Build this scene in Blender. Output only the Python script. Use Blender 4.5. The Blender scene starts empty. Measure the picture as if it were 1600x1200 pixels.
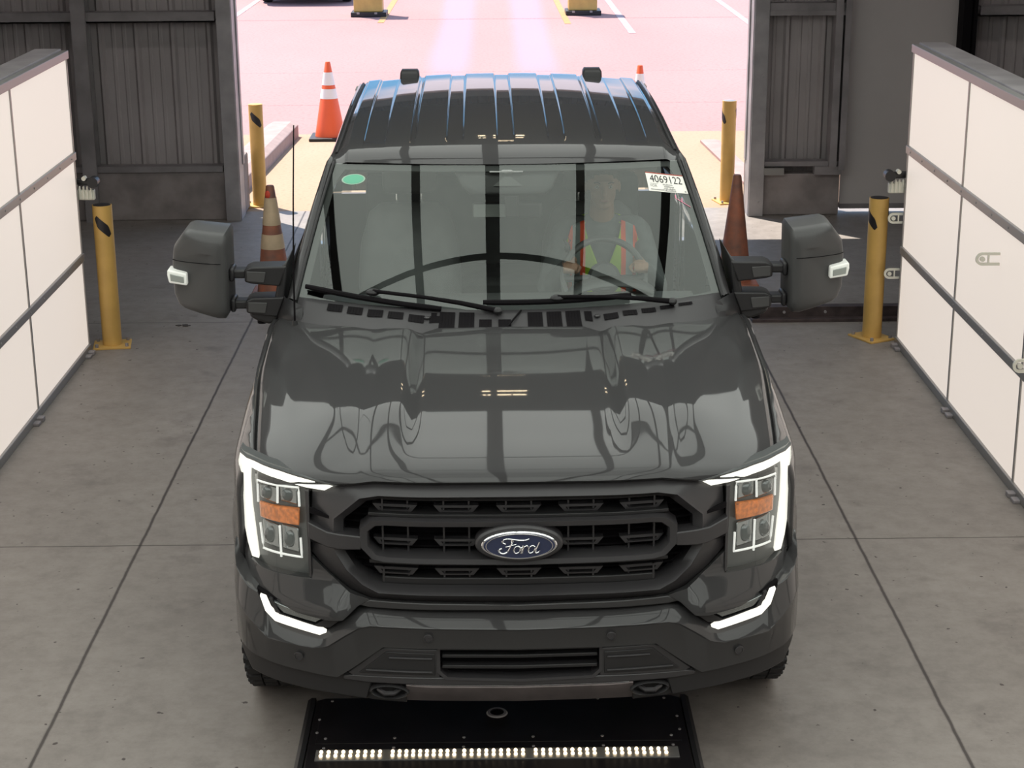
import bpy, bmesh, math, random
from mathutils import Vector, Matrix, Euler
random.seed(7)
SC = bpy.context.scene
COL = SC.collection
PI = math.pi
R = math.radians

# ------------------------------------------------------------------ camera
cam_d = bpy.data.cameras.new('camera')
cam = bpy.data.objects.new('camera', cam_d)
COL.objects.link(cam)
SC.camera = cam
FPX = 2750.0
cam_d.sensor_width = 36.0
cam_d.lens = FPX * 36.0 / 1600.0
cam_d.clip_start = 0.05
cam_d.clip_end = 400
PITCH = math.atan(862.0 / FPX)
YAW = math.atan(24.0 / FPX * math.cos(PITCH))
ROLL = 0.0067
fw = Vector((math.sin(YAW) * math.cos(PITCH), math.cos(YAW) * math.cos(PITCH), -math.sin(PITCH)))
r0 = Vector((math.cos(YAW), -math.sin(YAW), 0))
d0 = fw.cross(r0)
if d0.z > 0: d0 = -d0
rr = r0 * math.cos(ROLL) + d0 * math.sin(ROLL)
dd = d0 * math.cos(ROLL) - r0 * math.sin(ROLL)
M = Matrix((( rr.x, -dd.x, -fw.x, 0.0), (rr.y, -dd.y, -fw.y, -5.36), (rr.z, -dd.z, -fw.z, 3.17), (0, 0, 0, 1)))
cam.matrix_world = M

# ------------------------------------------------------------------ view, sky, sun
SC.view_settings.view_transform = 'Standard'
SC.view_settings.look = 'None'
SC.view_settings.exposure = 0.0
SC.view_settings.gamma = 1.0
SC.view_settings.use_curve_mapping = False
W = bpy.data.worlds.new('sky')
SC.world = W
W.use_nodes = True
nt = W.node_tree
nt.nodes.clear()
wo = nt.nodes.new('ShaderNodeOutputWorld')
bg = nt.nodes.new('ShaderNodeBackground')
tc = nt.nodes.new('ShaderNodeTexCoord')
mp = nt.nodes.new('ShaderNodeMapping'); mp.inputs['Scale'].default_value = (1.5, 1.5, 4.5)
nz = nt.nodes.new('ShaderNodeTexNoise'); nz.inputs['Scale'].default_value = 2.2; nz.inputs['Detail'].default_value = 6
cr = nt.nodes.new('ShaderNodeValToRGB')
cr.color_ramp.elements[0].position = 0.47; cr.color_ramp.elements[0].color = (0.20, 0.50, 0.85, 1)
cr.color_ramp.elements[1].position = 0.62; cr.color_ramp.elements[1].color = (1.0, 0.88, 0.98, 1)
nt.links.new(tc.outputs['Generated'], mp.inputs[0]); nt.links.new(mp.outputs[0], nz.inputs['Vector'])
nt.links.new(nz.outputs[0], cr.inputs[0]); nt.links.new(cr.outputs[0], bg.inputs[0]); nt.links.new(bg.outputs[0], wo.inputs[0])
bg.inputs[1].default_value = 1.8

sd = bpy.data.lights.new('sun', 'SUN'); sd.energy = 10.5; sd.angle = R(0.53); sd.color = (1.0, 0.93, 0.84)
sun = bpy.data.objects.new('sun', sd); COL.objects.link(sun)
sun.location = (-4, 20, 20)
sun.rotation_euler = Vector((1.05, -1.17, -3.05)).to_track_quat('-Z', 'Y').to_euler()

# ------------------------------------------------------------------ materials
MATS = {}
def mat(name, col=(.5, .5, .5), rough=.5, metal=0, coat=0, emit=None, es=0, spec=.5, noise=0, nscale=8, bump=0, trans=0, coat_rough=.03, dirt=None):
    if name in MATS: return MATS[name]
    m = bpy.data.materials.new(name); m.use_nodes = True
    n = m.node_tree; b = n.nodes['Principled BSDF']
    b.inputs['Base Color'].default_value = (*col, 1)
    b.inputs['Roughness'].default_value = rough
    b.inputs['Metallic'].default_value = metal
    b.inputs['Specular IOR Level'].default_value = spec
    b.inputs['Coat Weight'].default_value = coat
    b.inputs['Coat Roughness'].default_value = coat_rough
    if emit: 
        b.inputs['Emission Color'].default_value = (*emit, 1); b.inputs['Emission Strength'].default_value = es
    if noise or bump or dirt:
        t = n.nodes.new('ShaderNodeTexCoord'); z = n.nodes.new('ShaderNodeTexNoise')
        z.inputs['Scale'].default_value = nscale; z.inputs['Detail'].default_value = 7
        n.links.new(t.outputs['Object'], z.inputs['Vector'])
        if noise or dirt:
            c = n.nodes.new('ShaderNodeValToRGB')
            c.color_ramp.elements[0].position = .35; c.color_ramp.elements[1].position = .68
            lo = dirt if dirt else tuple(v * (1 - noise) for v in col)
            hi = tuple(min(1, v * (1 + noise * .6)) for v in col)
            c.color_ramp.elements[0].color = (*lo, 1); c.color_ramp.elements[1].color = (*hi, 1)
            n.links.new(z.outputs[0], c.inputs[0]); n.links.new(c.outputs[0], b.inputs['Base Color'])
        if bump:
            bp = n.nodes.new('ShaderNodeBump'); bp.inputs['Strength'].default_value = bump; bp.inputs['Distance'].default_value = .01
            n.links.new(z.outputs[0], bp.inputs['Height']); n.links.new(bp.outputs[0], b.inputs['Normal'])
    MATS[name] = m
    return m

def glass(name, tint=(.8, .85, .82), ior=1.45, rough=0.0, amt=1.0):
    m = bpy.data.materials.new(name); m.use_nodes = True
    n = m.node_tree; n.nodes.clear()
    o = n.nodes.new('ShaderNodeOutputMaterial'); mx = n.nodes.new('ShaderNodeMixShader')
    f = n.nodes.new('ShaderNodeFresnel'); ge = n.nodes.new('ShaderNodeNewGeometry')
    mr = n.nodes.new('ShaderNodeMapRange'); mr.inputs['To Min'].default_value = ior; mr.inputs['To Max'].default_value = 1 / ior
    n.links.new(ge.outputs['Backfacing'], mr.inputs['Value']); n.links.new(mr.outputs[0], f.inputs[0])
    t = n.nodes.new('ShaderNodeBsdfTransparent'); t.inputs[0].default_value = (*tint, 1)
    g = n.nodes.new('ShaderNodeBsdfGlossy'); g.inputs['Roughness'].default_value = rough; g.inputs[0].default_value = (.92, .97, .93, 1)
    n.links.new(f.outputs[0], mx.inputs[0]); n.links.new(t.outputs[0], mx.inputs[1]); n.links.new(g.outputs[0], mx.inputs[2])
    n.links.new(mx.outputs[0], o.inputs[0])
    MATS[name] = m
    return m

paint = mat('dark_grey_metallic_paint', (.036, .035, .036), .45, .0, .85, spec=.10)
for _nd in [paint.node_tree.nodes['Principled BSDF']]: _nd.inputs['Coat IOR'].default_value = 1.42
plastic = mat('black_textured_plastic', (.019, .018, .019), .42, spec=.4)
satin = mat('satin_dark_grey_plastic', (.034, .032, .034), .36, spec=.5)
mplastic = mat('mirror_cap_plastic', (.052, .051, .051), .42, spec=.5)
black = mat('flat_black', (.007, .006, .007), .75, spec=.08)
rubber = mat('tyre_rubber', (.018, .017, .018), .75)
steel = mat('galvanised_steel', (.34, .32, .33), .45, .25, noise=.2, nscale=5)
dsteel = mat('dark_painted_steel', (.25, .228, .235), .5, .05, noise=.25, nscale=4)
alu = mat('aluminium_rail', (.30, .29, .28), .4, .6)
chrome = mat('chrome', (.75, .75, .76), .12, 1)
yellow = mat('yellow_bollard_paint', (.56, .34, .095), .5, noise=.12, nscale=6)
blackm = mat('black_reflective_tape', (.015, .013, .015), .4)
orange = mat('orange_cone_plastic', (.85, .12, .035), .5)
dorange = mat('faded_dirty_orange_plastic', (.36, .115, .06), .6, dirt=(.16, .075, .055), nscale=9)
white = mat('white_reflective_band', (.85, .8, .8), .5)
oldwhite = mat('yellowed_white_band', (.55, .42, .28), .55, noise=.2)
wsg = glass('windshield_glass', (.80, .84, .81), 1.74)
sidegl = glass('privacy_side_glass', (.12, .12, .12), 1.5)
lensgl = glass('clear_lamp_lens', (.93, .95, .95), 1.35)

# ------------------------------------------------------------------ mesh helpers
class MB:
    def __init__(s): s.v = []; s.f = []
    def add(s, vs, fs):
        o = len(s.v); s.v += [tuple(v) for v in vs]; s.f += [tuple(i + o for i in f) for f in fs]; return s
    def box(s, x0, x1, y0, y1, z0, z1, mtx=None):
        vs = [Vector(p) for p in ((x0, y0, z0), (x1, y0, z0), (x1, y1, z0), (x0, y1, z0), (x0, y0, z1), (x1, y0, z1), (x1, y1, z1), (x0, y1, z1))]
        if mtx: vs = [mtx @ v for v in vs]
        return s.add(vs, [(0, 3, 2, 1), (4, 5, 6, 7), (0, 1, 5, 4), (1, 2, 6, 5), (2, 3, 7, 6), (3, 0, 4, 7)])
    def prism(s, poly, a0, a1, axis='y', mtx=None):
        n = len(poly)
        def P(p, a):
            return Vector({'y': (p[0], a, p[1]), 'x': (a, p[0], p[1]), 'z': (p[0], p[1], a)}[axis])
        vs = [P(p, a0) for p in poly] + [P(p, a1) for p in poly]
        if mtx: vs = [mtx @ v for v in vs]
        return s.add(vs, [tuple(range(n)), tuple(range(2 * n - 1, n - 1, -1))] + [(i, i + n, (i + 1) % n + n, (i + 1) % n) for i in range(n)])
    def lathe(s, prof, n=32, mtx=None, cap=True):
        vs = []
        for r, z in prof:
            for k in range(n):
                a = 2 * PI * k / n; vs.append(Vector((r * math.cos(a), r * math.sin(a), z)))
        if mtx: vs = [mtx @ v for v in vs]
        fs = []
        for i in range(len(prof) - 1):
            for k in range(n):
                fs.append((i * n + k, i * n + (k + 1) % n, (i + 1) * n + (k + 1) % n, (i + 1) * n + k))
        if cap:
            fs.append(tuple(range(n - 1, -1, -1))); fs.append(tuple((len(prof) - 1) * n + k for k in range(n)))
        return s.add(vs, fs)
    def cyl(s, p0, p1, r0, r1=None, n=20):
        p0 = Vector(p0); p1 = Vector(p1); d = p1 - p0
        q = d.to_track_quat('Z', 'Y').to_matrix().to_4x4(); q.translation = p0
        return s.lathe([(r0, 0), (r0 if r1 is None else r1, d.length)], n, q)
    def tube(s, pts, r, n=8, flat=1.0):
        pts = [Vector(p) for p in pts]; vs = []; fs = []
        for i, p in enumerate(pts):
            d = (pts[min(i + 1, len(pts) - 1)] - pts[max(i - 1, 0)]).normalized()
            up = Vector((0, 0, 1)) if abs(d.z) < .95 else Vector((0, 1, 0))
            a = d.cross(up).normalized(); b = a.cross(d).normalized()
            ri = r[i] if isinstance(r, (list, tuple)) else r
            for k in range(n):
                t = 2 * PI * k / n; vs.append(p + a * math.cos(t) * ri + b * math.sin(t) * ri * flat)
        for i in range(len(pts) - 1):
            for k in range(n):
                fs.append((i * n + k, i * n + (k + 1) % n, (i + 1) * n + (k + 1) % n, (i + 1) * n + k))
        fs.append(tuple(range(n - 1, -1, -1))); fs.append(tuple((len(pts) - 1) * n + k for k in range(n)))
        return s.add(vs, fs)
    def grid(s, rows, closed=False):
        n = len(rows[0]); fs = []
        for i in range(len(rows) - 1):
            for k in range(n if closed else n - 1):
                fs.append((i * n + k, i * n + (k + 1) % n, (i + 1) * n + (k + 1) % n, (i + 1) * n + k))
        return s.add([p for r in rows for p in r], fs)
    def ball(s, c, r, n=12, sc=(1, 1, 1), mtx=None):
        m = Matrix.Translation(c) @ Matrix.Diagonal((sc[0], sc[1], sc[2], 1))
        if mtx: m = mtx @ m
        h = n // 2
        return s.lathe([(max(1e-4, r * math.sin(PI * i / h)), -r * math.cos(PI * i / h)) for i in range(h + 1)], n, m, cap=False)

def link(name, mesh, m, parent=None):
    o = bpy.data.objects.new(name, mesh); COL.objects.link(o)
    if m: mesh.materials.append(m)
    if parent: o.parent = parent
    return o
def build(name, mb, m, parent=None, smooth=35, bevel=0, seg=2, thick=0, sub=0, recalc=True):
    me = bpy.data.meshes.new(name); me.from_pydata([tuple(v) for v in mb.v], [], mb.f)
    bm = bmesh.new(); bm.from_mesh(me)
    bmesh.ops.remove_doubles(bm, verts=bm.verts, dist=1e-5)
    if recalc: bmesh.ops.recalc_face_normals(bm, faces=bm.faces)
    bm.to_mesh(me); bm.free()
    if smooth:
        me.shade_smooth(); me.set_sharp_from_angle(angle=R(smooth))
    o = link(name, me, m, parent)
    if thick:
        q = o.modifiers.new('s', 'SOLIDIFY'); q.thickness = thick; q.offset = -1
    if sub:
        q = o.modifiers.new('u', 'SUBSURF'); q.levels = sub; q.render_levels = sub
    if bevel:
        q = o.modifiers.new('b', 'BEVEL'); q.width = bevel; q.segments = seg; q.limit_method = 'ANGLE'; q.angle_limit = R(35)
    return o
def tag(o, label=None, cat=None, group=None, kind=None):
    if label: o['label'] = label
    if cat: o['category'] = cat
    if group: o['group'] = group
    if kind: o['kind'] = kind
    return o
def empty(name, loc=(0, 0, 0), rz=0, **k):
    o = bpy.data.objects.new(name, None); COL.objects.link(o); o.location = loc; o.rotation_euler = (0, 0, rz); o.empty_display_size = .1
    return tag(o, **k)
def struct(name, mb, m, **k):
    o = build(name, mb, m, **k); o['kind'] = 'structure'; return o
def copy_tree(o, parent=None):
    c = o.copy(); COL.objects.link(c); c.parent = parent
    for ch in list(o.children): copy_tree(ch, c)
    return c
def interp(x, xs, ys):
    if x <= xs[0]: return ys[0]
    for i in range(len(xs) - 1):
        if x <= xs[i + 1]:
            t = (x - xs[i]) / (xs[i + 1] - xs[i]); return ys[i] + (ys[i + 1] - ys[i]) * t
    return ys[-1]
def cr_interp(x, xs, ys):          # smooth monotone-ish interpolation
    if x <= xs[0]: return ys[0]
    if x >= xs[-1]: return ys[-1]
    n = len(xs)
    d = [(ys[i + 1] - ys[i]) / (xs[i + 1] - xs[i]) for i in range(n - 1)]
    m_ = [d[0]] + [0 if d[i - 1] * d[i] <= 0 else 2 * d[i - 1] * d[i] / (d[i - 1] + d[i]) for i in range(1, n - 1)] + [d[-1]]
    for i in range(n - 1):
        if x <= xs[i + 1]:
            h = xs[i + 1] - xs[i]; t = (x - xs[i]) / h
            return (2*t**3-3*t*t+1)*ys[i] + (t**3-2*t*t+t)*h*m_[i] + (-2*t**3+3*t*t)*ys[i+1] + (t**3-t*t)*h*m_[i+1]
def sstep(a, b, x):
    t = max(0, min(1, (x - a) / (b - a))); return t * t * (3 - 2 * t)
def text_mesh(s, size, ext=0.0004, align='CENTER', shear=0):
    c = bpy.data.curves.new('t', 'FONT'); c.body = s; c.size = size; c.extrude = ext; c.align_x = align; c.align_y = 'CENTER'; c.shear = shear; c.resolution_u = 3
    o = bpy.data.objects.new('t', c); COL.objects.link(o)
    dg = bpy.context.evaluated_depsgraph_get(); dg.update()
    me = bpy.data.meshes.new_from_object(o.evaluated_get(dg)); me.materials.clear()
    bpy.data.objects.remove(o); bpy.data.curves.remove(c)
    return me

# ================================================================== BUILDING
def node_floor():
    m = bpy.data.materials.new('worn_concrete_slab'); m.use_nodes = True
    n = m.node_tree; L = n.links; b = n.nodes['Principled BSDF']
    t = n.nodes.new('ShaderNodeTexCoord')
    def noise(sc, det, rough=.6, vec=None):
        z = n.nodes.new('ShaderNodeTexNoise'); z.inputs['Scale'].default_value = sc; z.inputs['Detail'].default_value = det; z.inputs['Roughness'].default_value = rough
        L.new(vec or t.outputs['Object'], z.inputs['Vector']); return z.outputs[0]
    def ramp(i, p0, c0, p1, c1):
        c = n.nodes.new('ShaderNodeValToRGB'); e = c.color_ramp.elements
        e[0].position = p0; e[0].color = (*c0, 1); e[1].position = p1; e[1].color = (*c1, 1); L.new(i, c.inputs[0]); return c.outputs[0]
    def mul(a, bb, f=1):
        x = n.nodes.new('ShaderNodeMix'); x.data_type = 'RGBA'; x.blend_type = 'MULTIPLY'; x.inputs[0].default_value = f
        L.new(a, x.inputs[6]); L.new(bb, x.inputs[7]); return x.outputs[2]
    base = ramp(noise(.9, 8), .32, (.212, .188, .172), .7, (.275, .247, .227))
    sp = ramp(noise(9, 10, .75), .36, (.80, .79, .79), .6, (1, 1, 1))
    st = ramp(noise(2.6, 5), .30, (.66, .64, .65), .42, (1, 1, 1))
    dots = ramp(noise(26, 2, .4), .245, (.25, .22, .22), .275, (1, 1, 1))
    col = mul(mul(mul(base, sp), st, .7), dots)
    sx = n.nodes.new('ShaderNodeSeparateXYZ'); L.new(t.outputs['Object'], sx.inputs[0])
    wob = n.nodes.new('ShaderNodeMath'); wob.operation = 'MULTIPLY'; wob.inputs[1].default_value = .012
    L.new(noise(5, 3), wob.inputs[0])
    def line(o, c, w):
        a = n.nodes.new('ShaderNodeMath'); a.operation = 'SUBTRACT'; L.new(o, a.inputs[0]); a.inputs[1].default_value = c + .006
        a2 = n.nodes.new('ShaderNodeMath'); a2.operation = 'ADD'; L.new(a.outputs[0], a2.inputs[0]); L.new(wob.outputs[0], a2.inputs[1])
        d = n.nodes.new('ShaderNodeMath'); d.operation = 'ABSOLUTE'; L.new(a2.outputs[0], d.inputs[0])
        return ramp(d.outputs[0], w, (.22, .2, .2), w * 1.8, (1, 1, 1))
    for o, c, w in ((sx.outputs[0], -1.68, .005), (sx.outputs[0], 1.67, .005), (sx.outputs[1], 2.28, .003), (sx.outputs[1], 6.22, .003), (sx.outputs[1], -1.7, .003)):
        col = mul(col, line(o, c, w))
    L.new(col, b.inputs['Base Color'])
    b.inputs['Roughness'].default_value = .55; b.inputs['Specular IOR Level'].default_value = .35
    bp = n.nodes.new('ShaderNodeBump'); bp.inputs['Strength'].default_value = .15; bp.inputs['Distance'].default_value = .004
    L.new(noise(40, 6), bp.inputs['Height']); L.new(bp.outputs[0], b.inputs['Normal'])
    return m
floor = struct('floor', MB().box(-8, 8, -10, 9.9, -.2, 0), node_floor(), smooth=0)

def node_ground(name, c0, c1, nsc, fine, tracks=None):
    m = bpy.data.materials.new(name); m.use_nodes = True
    n = m.node_tree; L = n.links; b = n.nodes['Principled BSDF']
    t = n.nodes.new('ShaderNodeTexCoord')
    z = n.nodes.new('ShaderNodeTexNoise'); z.inputs['Scale'].default_value = nsc; z.inputs['Detail'].default_value = 8
    y = n.nodes.new('ShaderNodeTexNoise'); y.inputs['Scale'].default_value = fine; y.inputs['Detail'].default_value = 3
    mpg = n.nodes.new('ShaderNodeMapping'); mpg.inputs['Scale'].default_value = (1, .35, 1)
    L.new(t.outputs['Object'], mpg.inputs[0]); L.new(mpg.outputs[0], z.inputs['Vector']); L.new(t.outputs['Object'], y.inputs['Vector'])
    c = n.nodes.new('ShaderNodeValToRGB'); e = c.color_ramp.elements; e[0].position = .3; e[1].position = .7; e[0].color = (*c0, 1); e[1].color = (*c1, 1)
    L.new(z.outputs[0], c.inputs[0])
    c2 = n.nodes.new('ShaderNodeValToRGB'); e = c2.color_ramp.elements; e[0].position = .34; e[1].position = .5; e[0].color = (.78, .76, .76, 1); e[1].color = (1, 1, 1, 1)
    L.new(y.outputs[0], c2.inputs[0])
    x = n.nodes.new('ShaderNodeMix'); x.data_type = 'RGBA'; x.blend_type = 'MULTIPLY'; x.inputs[0].default_value = .6
    L.new(c.outputs[0], x.inputs[6]); L.new(c2.outputs[0], x.inputs[7]); L.new(x.outputs[2], b.inputs['Base Color'])
    if tracks:
        sx = n.nodes.new('ShaderNodeSeparateXYZ'); L.new(t.outputs['Object'], sx.inputs[0]); last = x.outputs[2]
        def m2(op, i, v):
            q = n.nodes.new('ShaderNodeMath'); q.operation = op; L.new(i, q.inputs[0])
            if isinstance(v, (int, float)): q.inputs[1].default_value = v
            else: L.new(v, q.inputs[1])
            return q.outputs[0]
        def blend(last, fac, col):
            w_ = n.nodes.new('ShaderNodeMix'); w_.data_type = 'RGBA'; L.new(fac, w_.inputs[0]); L.new(last, w_.inputs[6]); w_.inputs[7].default_value = (*col, 1); return w_.outputs[2]
        def ramp2(i, p0, v0, p1, v1):
            q = n.nodes.new('ShaderNodeMapRange'); q.interpolation_type = 'SMOOTHSTEP'
            for k_, v_ in zip(('From Min', 'From Max', 'To Min', 'To Max'), (p0, p1, v0, v1)): q.inputs[k_].default_value = v_
            L.new(i, q.inputs['Value']); return q.outputs[0]
        wb = m2('MULTIPLY', z.outputs[0], .25)
        for cx in (-.66, .60):      # tyre-polished lavender tracks
            d_ = m2('ABSOLUTE', m2('ADD', m2('SUBTRACT', sx.outputs[0], cx + .12), wb), 0)
            last = blend(last, m2('MULTIPLY', ramp2(d_, .12, .6, .42, 0), ramp2(sx.outputs[1], 17, 0, 21, 1)), tracks)
        w2 = m2('MULTIPLY', y.outputs[0], .22)
        for cy, wd in ((26.55, .035), (16.25, .012), (19.3, .010)):
            d_ = m2('ABSOLUTE', m2('ADD', m2('SUBTRACT', sx.outputs[1], cy + .11), w2), 0)
            last = blend(last, ramp2(d_, wd, .55, wd * 2.2, 0), (.16, .10, .105))
        L.new(last, b.inputs['Base Color'])
    b.inputs['Roughness'].default_value = .9; b.inputs['Specular IOR Level'].default_value = .2
    return m
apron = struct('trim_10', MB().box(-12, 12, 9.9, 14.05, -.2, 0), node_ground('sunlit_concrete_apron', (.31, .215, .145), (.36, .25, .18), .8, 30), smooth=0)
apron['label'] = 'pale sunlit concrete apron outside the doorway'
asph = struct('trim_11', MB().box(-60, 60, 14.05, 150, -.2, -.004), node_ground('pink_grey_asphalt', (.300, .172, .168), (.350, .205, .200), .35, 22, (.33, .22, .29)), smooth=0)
asph['label'] = 'bright pinkish asphalt yard'
ywp = mat('yellow_road_paint', (.38, .20, .07), .7, noise=.15); wwp = mat('worn_white_road_paint', (.34, .24, .25), .7, noise=.2)
def stripe(x0, y0, x1, y1, w, m, label):
    d = Vector((x1 - x0, y1 - y0, 0)).normalized(); a = Vector((-d.y, d.x, 0)) * w / 2
    p0 = Vector((x0, y0, 0)); p1 = Vector((x1, y1, 0)); z = Vector((0, 0, .001)); zb = Vector((0, 0, -.006))
    vs = [p0 + a + z, p0 - a + z, p1 - a + z, p1 + a + z, p0 + a + zb, p0 - a + zb, p1 - a + zb, p1 + a + zb]
    o = build('road_marking', MB().add(vs, [(0, 1, 2, 3), (4, 7, 6, 5), (0, 4, 5, 1), (1, 5, 6, 2), (2, 6, 7, 3), (3, 7, 4, 0)]), m, smooth=0)
    tag(o, label, 'road marking', 'painted lines on the yard')
stripe(-2.00, 26.0, -1.94, 40, .11, ywp, 'yellow painted line beside the left yellow pedestal')
stripe(1.27, 25.6, 1.10, 40, .11, ywp, 'yellow painted line beside the right yellow pedestal')
stripe(2.27, 24.0, 2.17, 40, .12, wwp, 'faded white line just right of the right yellow pedestal')
stripe(4.40, 24.8, 4.36, 40, .12, wwp, 'faded white line nearest the right door jamb')
stripe(-4.74, 26.6, -4.70, 40, .12, wwp, 'white line at far left beside the dark car')

# light walls
RNGW = 'x'
lw_mat = bpy.data.materials.new('backlit_diffuser'); lw_mat.use_nodes = True
_n = lw_mat.node_tree; _b = _n.nodes['Principled BSDF']
_b.inputs['Base Color'].default_value = (.3, .29, .28, 1); _b.inputs['Roughness'].default_value = .5
_b.inputs['Emission Color'].default_value = (1.0, .875, .775, 1); _b.inputs['Emission Strength'].default_value = .66

def light_wall(side, label):
    X = -2.625 if side < 0 else 2.575
    root = empty('light_wall', (X, 5.55, 0), label=label, cat='light panel wall')
    s = side            # outward direction
    NC, DY = 6, 1.33
    zs = [.03, .62, 1.265, 1.90]
    # local: x toward outside = s, y negative toward camera
    for c in range(NC):
        for r_ in range(3):
            y1 = -c * DY - .012; y0 = -(c + 1) * DY + .012
            xa, xb = sorted((0.004 * s, .02 * s))
            build('diffuser_panel', MB().box(xa, xb, y0, y1, zs[r_] + .02, zs[r_ + 1] - .02), lw_mat, root, smooth=0)
    def rail(name, x0, x1, y0, y1, z0, z1, m=alu, bev=.003):
        a, b_ = sorted((x0 * s, x1 * s)); return build(name, MB().box(a, b_, y0, y1, z0, z1), m, root, smooth=0, bevel=bev)
    Ye = -NC * DY
    rail('bottom_rail', -.012, .05, Ye, 0, .0, .05)
    for z in zs[1:3]:
        q = rail('horizontal_rail', -.012, .03, Ye, .004, z - .025, z + .025)
        mb = MB()
        for k in range(26): 
            yy = -.12 - k * .31; xr = -.0125 * s
            mb.cyl((xr, yy, z), (xr - .003 * s, yy, z), .006, n=8)
        build('rivets', mb, steel, q)
    rail('top_rail', -.014, .03, Ye, .004, 1.865, 1.915)
    for c in range(1, NC):
        rail('vertical_strip', -.002, .02, -c * DY - .011, -c * DY + .011, .05, 1.87, bev=0)
    rail('end_strip', -.002, .05, -.008, .004, .03, 1.90, bev=0)
    rail('rear_housing', .05, .17, Ye, -.01, .06, 1.90, dsteel)
    rail('top_cover', .03, .19, Ye, 0, 1.895, 1.925, dsteel)
    for k in range(4):
        yy = -.06 - k * 1.33
        f = MB().box(*sorted((-.05 * s, .02 * s)), yy - .05, yy, 0, .025)
        f.box(*sorted((-.045 * s, -.005 * s)), yy - .13, yy - .07, 0, .018)
        build('foot_clamp', f, dsteel, root, smooth=0, bevel=.004)
    return root
LWL = light_wall(-1, 'backlit white panel wall on the left of the truck')
LWR = light_wall(1, 'backlit white panel wall on the right of the truck')
tagm = mat('off_white_bracket', (.62, .60, .52), .5)
def slotted(parent, y, z, s, reach):
    # slotted adjusting tab standing off the panel wall toward the lane, seen nearly edge-on as a white key shape
    mb = MB(); n = 16
    out = []; inn = []
    L_ = reach; r1 = .034; r2 = .020
    cx = -L_ * s
    for k in range(n + 1):
        a = PI / 2 + PI * k / n
        out.append((cx + math.cos(a) * r1 * s, z + math.sin(a) * r1)); inn.append((cx + math.cos(a) * r2 * s, z + math.sin(a) * r2))
    out = [(0, z + r1)] + out + [(0, z - r1)]; inn = [(0, z + r2)] + inn + [(0, z - r2)]
    rows = [[(p[0], y, p[1]) for p in out], [(p[0], y, p[1]) for p in inn], [(p[0], y + .012, p[1]) for p in inn], [(p[0], y + .012, p[1]) for p in out], [(p[0], y, p[1]) for p in out]]
    mb.grid(rows); mb.cyl((cx, y + .01, z), (cx, y - .006, z), .013, n=14)
    mb.box(*sorted((cx + .028 * s, cx + .036 * s)), y, y + .01, z - r2, z + r2)
    return build('slotted_bracket', mb, tagm, parent)
slotted(LWR, .02, .82, 1, .06); slotted(LWR, .02, .46, 1, .065)
slotted(LWR, -2.15, 1.07, 1, .09); slotted(LWR, -2.95, .74, 1, .10)
def sensor(parent, s):
    mb = MB().box(*sorted((-.10 * s, .02 * s)), .02, .06, .98, 1.045)
    for k in range(4): mb.box(*sorted(((-.09 + k * .024) * s, (-.078 + k * .024) * s)), .01, .03, .985, 1.07)
    b = build('sensor_bracket', mb, tagm, parent, smooth=0, bevel=.006)
    mb = MB().cyl((-.10 * s, -.01, 1.095), (-.10 * s, .06, 1.095), .034, n=20).cyl((-.1 * s, .03, 1.095), (.02 * s, .05, 1.095), .022, n=14)
    build('sensor_head', mb, plastic, b)
    build('sensor_bolt', MB().cyl((-.045 * s, .0, 1.12), (-.045 * s, .04, 1.12), .014, n=10), tagm, b)
sensor(LWR, 1); sensor(LWL, -1)
slotted(LWR, .025, 1.02, 1, .05)

# overhead light canopy above the lane (out of the camera's view, seen mirrored in the truck)
can_m = mat('overhead_diffuser', (.6, .6, .6), .5, emit=(.95, 1.0, .94), es=1.6)
cbar = mat('canopy_rail', (.05, .047, .047), .6)
can_n = mat('overhead_diffuser_near', (.6, .6, .6), .5, emit=(.95, 1.0, .94), es=2.5)
can = empty('overhead_light_canopy', (0, 0, 3.9), label='overhead canopy of backlit white panels hung above the lane', cat='light canopy')
CY0, CY1 = -7.4, 5.3
xsn = [-2.0, -1.42, -.70, -.05, -.05, .70, 1.42, 2.0]
ysn = [CY0, -5.6, -3.8, -2.05, -.3, 3.4, CY1]
for i in (0, 1, 2, 4, 5, 6):
    for j in range(6):
        build('diffuser_panel', MB().box(xsn[i] + .03, xsn[i + 1] - .03, ysn[j] + .02, ysn[j + 1] - .02, -.01, .01), can_n if j < 3 else can_m, can, smooth=0)
for x, w in ((-2.0, .04), (-1.42, .035), (-.70, .035), (.70, .035), (1.42, .035), (2.0, .04)):
    build('long_rail', MB().box(x - w, x + w, CY0, CY1, -.03, .04), cbar, can, smooth=0)
build('centre_beam', MB().box(-.110, .010, CY0, CY1, -.05, .05), cbar, can, smooth=0)
for y in ysn: build('cross_rail', MB().box(-2.02, 2.02, y - .03, y + .03, -.028, .038), cbar, can, smooth=0)
build('back_sheet', MB().box(-2.05, 2.05, CY0, CY1, .05, .07), dsteel, can, smooth=0)
for s in (-1, 1):
    for j in range(6):
        build('wing_panel', MB().prism([(2.08 * s, -.02), (3.0 * s, -1.15), (3.02 * s, -1.13), (2.10 * s, .0)], ysn[j] + .02, ysn[j + 1] - .02, 'y'), can_m, can, smooth=0)
    build('wing_rail', MB().prism([(2.98 * s, -1.20), (3.06 * s, -1.20), (3.06 * s, -1.11), (3.0 * s, -1.11)], CY0, CY1, 'y'), dsteel, can, smooth=0)
    build('wing_back', MB().prism([(2.10 * s, .04), (3.04 * s, -1.11), (3.06 * s, -1.09), (2.12 * s, .06)], CY0, CY1, 'y'), dsteel, can, smooth=0)
mb = MB()
def bowy(x): return 1.54 - .20 * min(1.6, (x / 1.1) ** 2)
bx = [-2.0 + .2 * i for i in range(21)]
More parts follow.
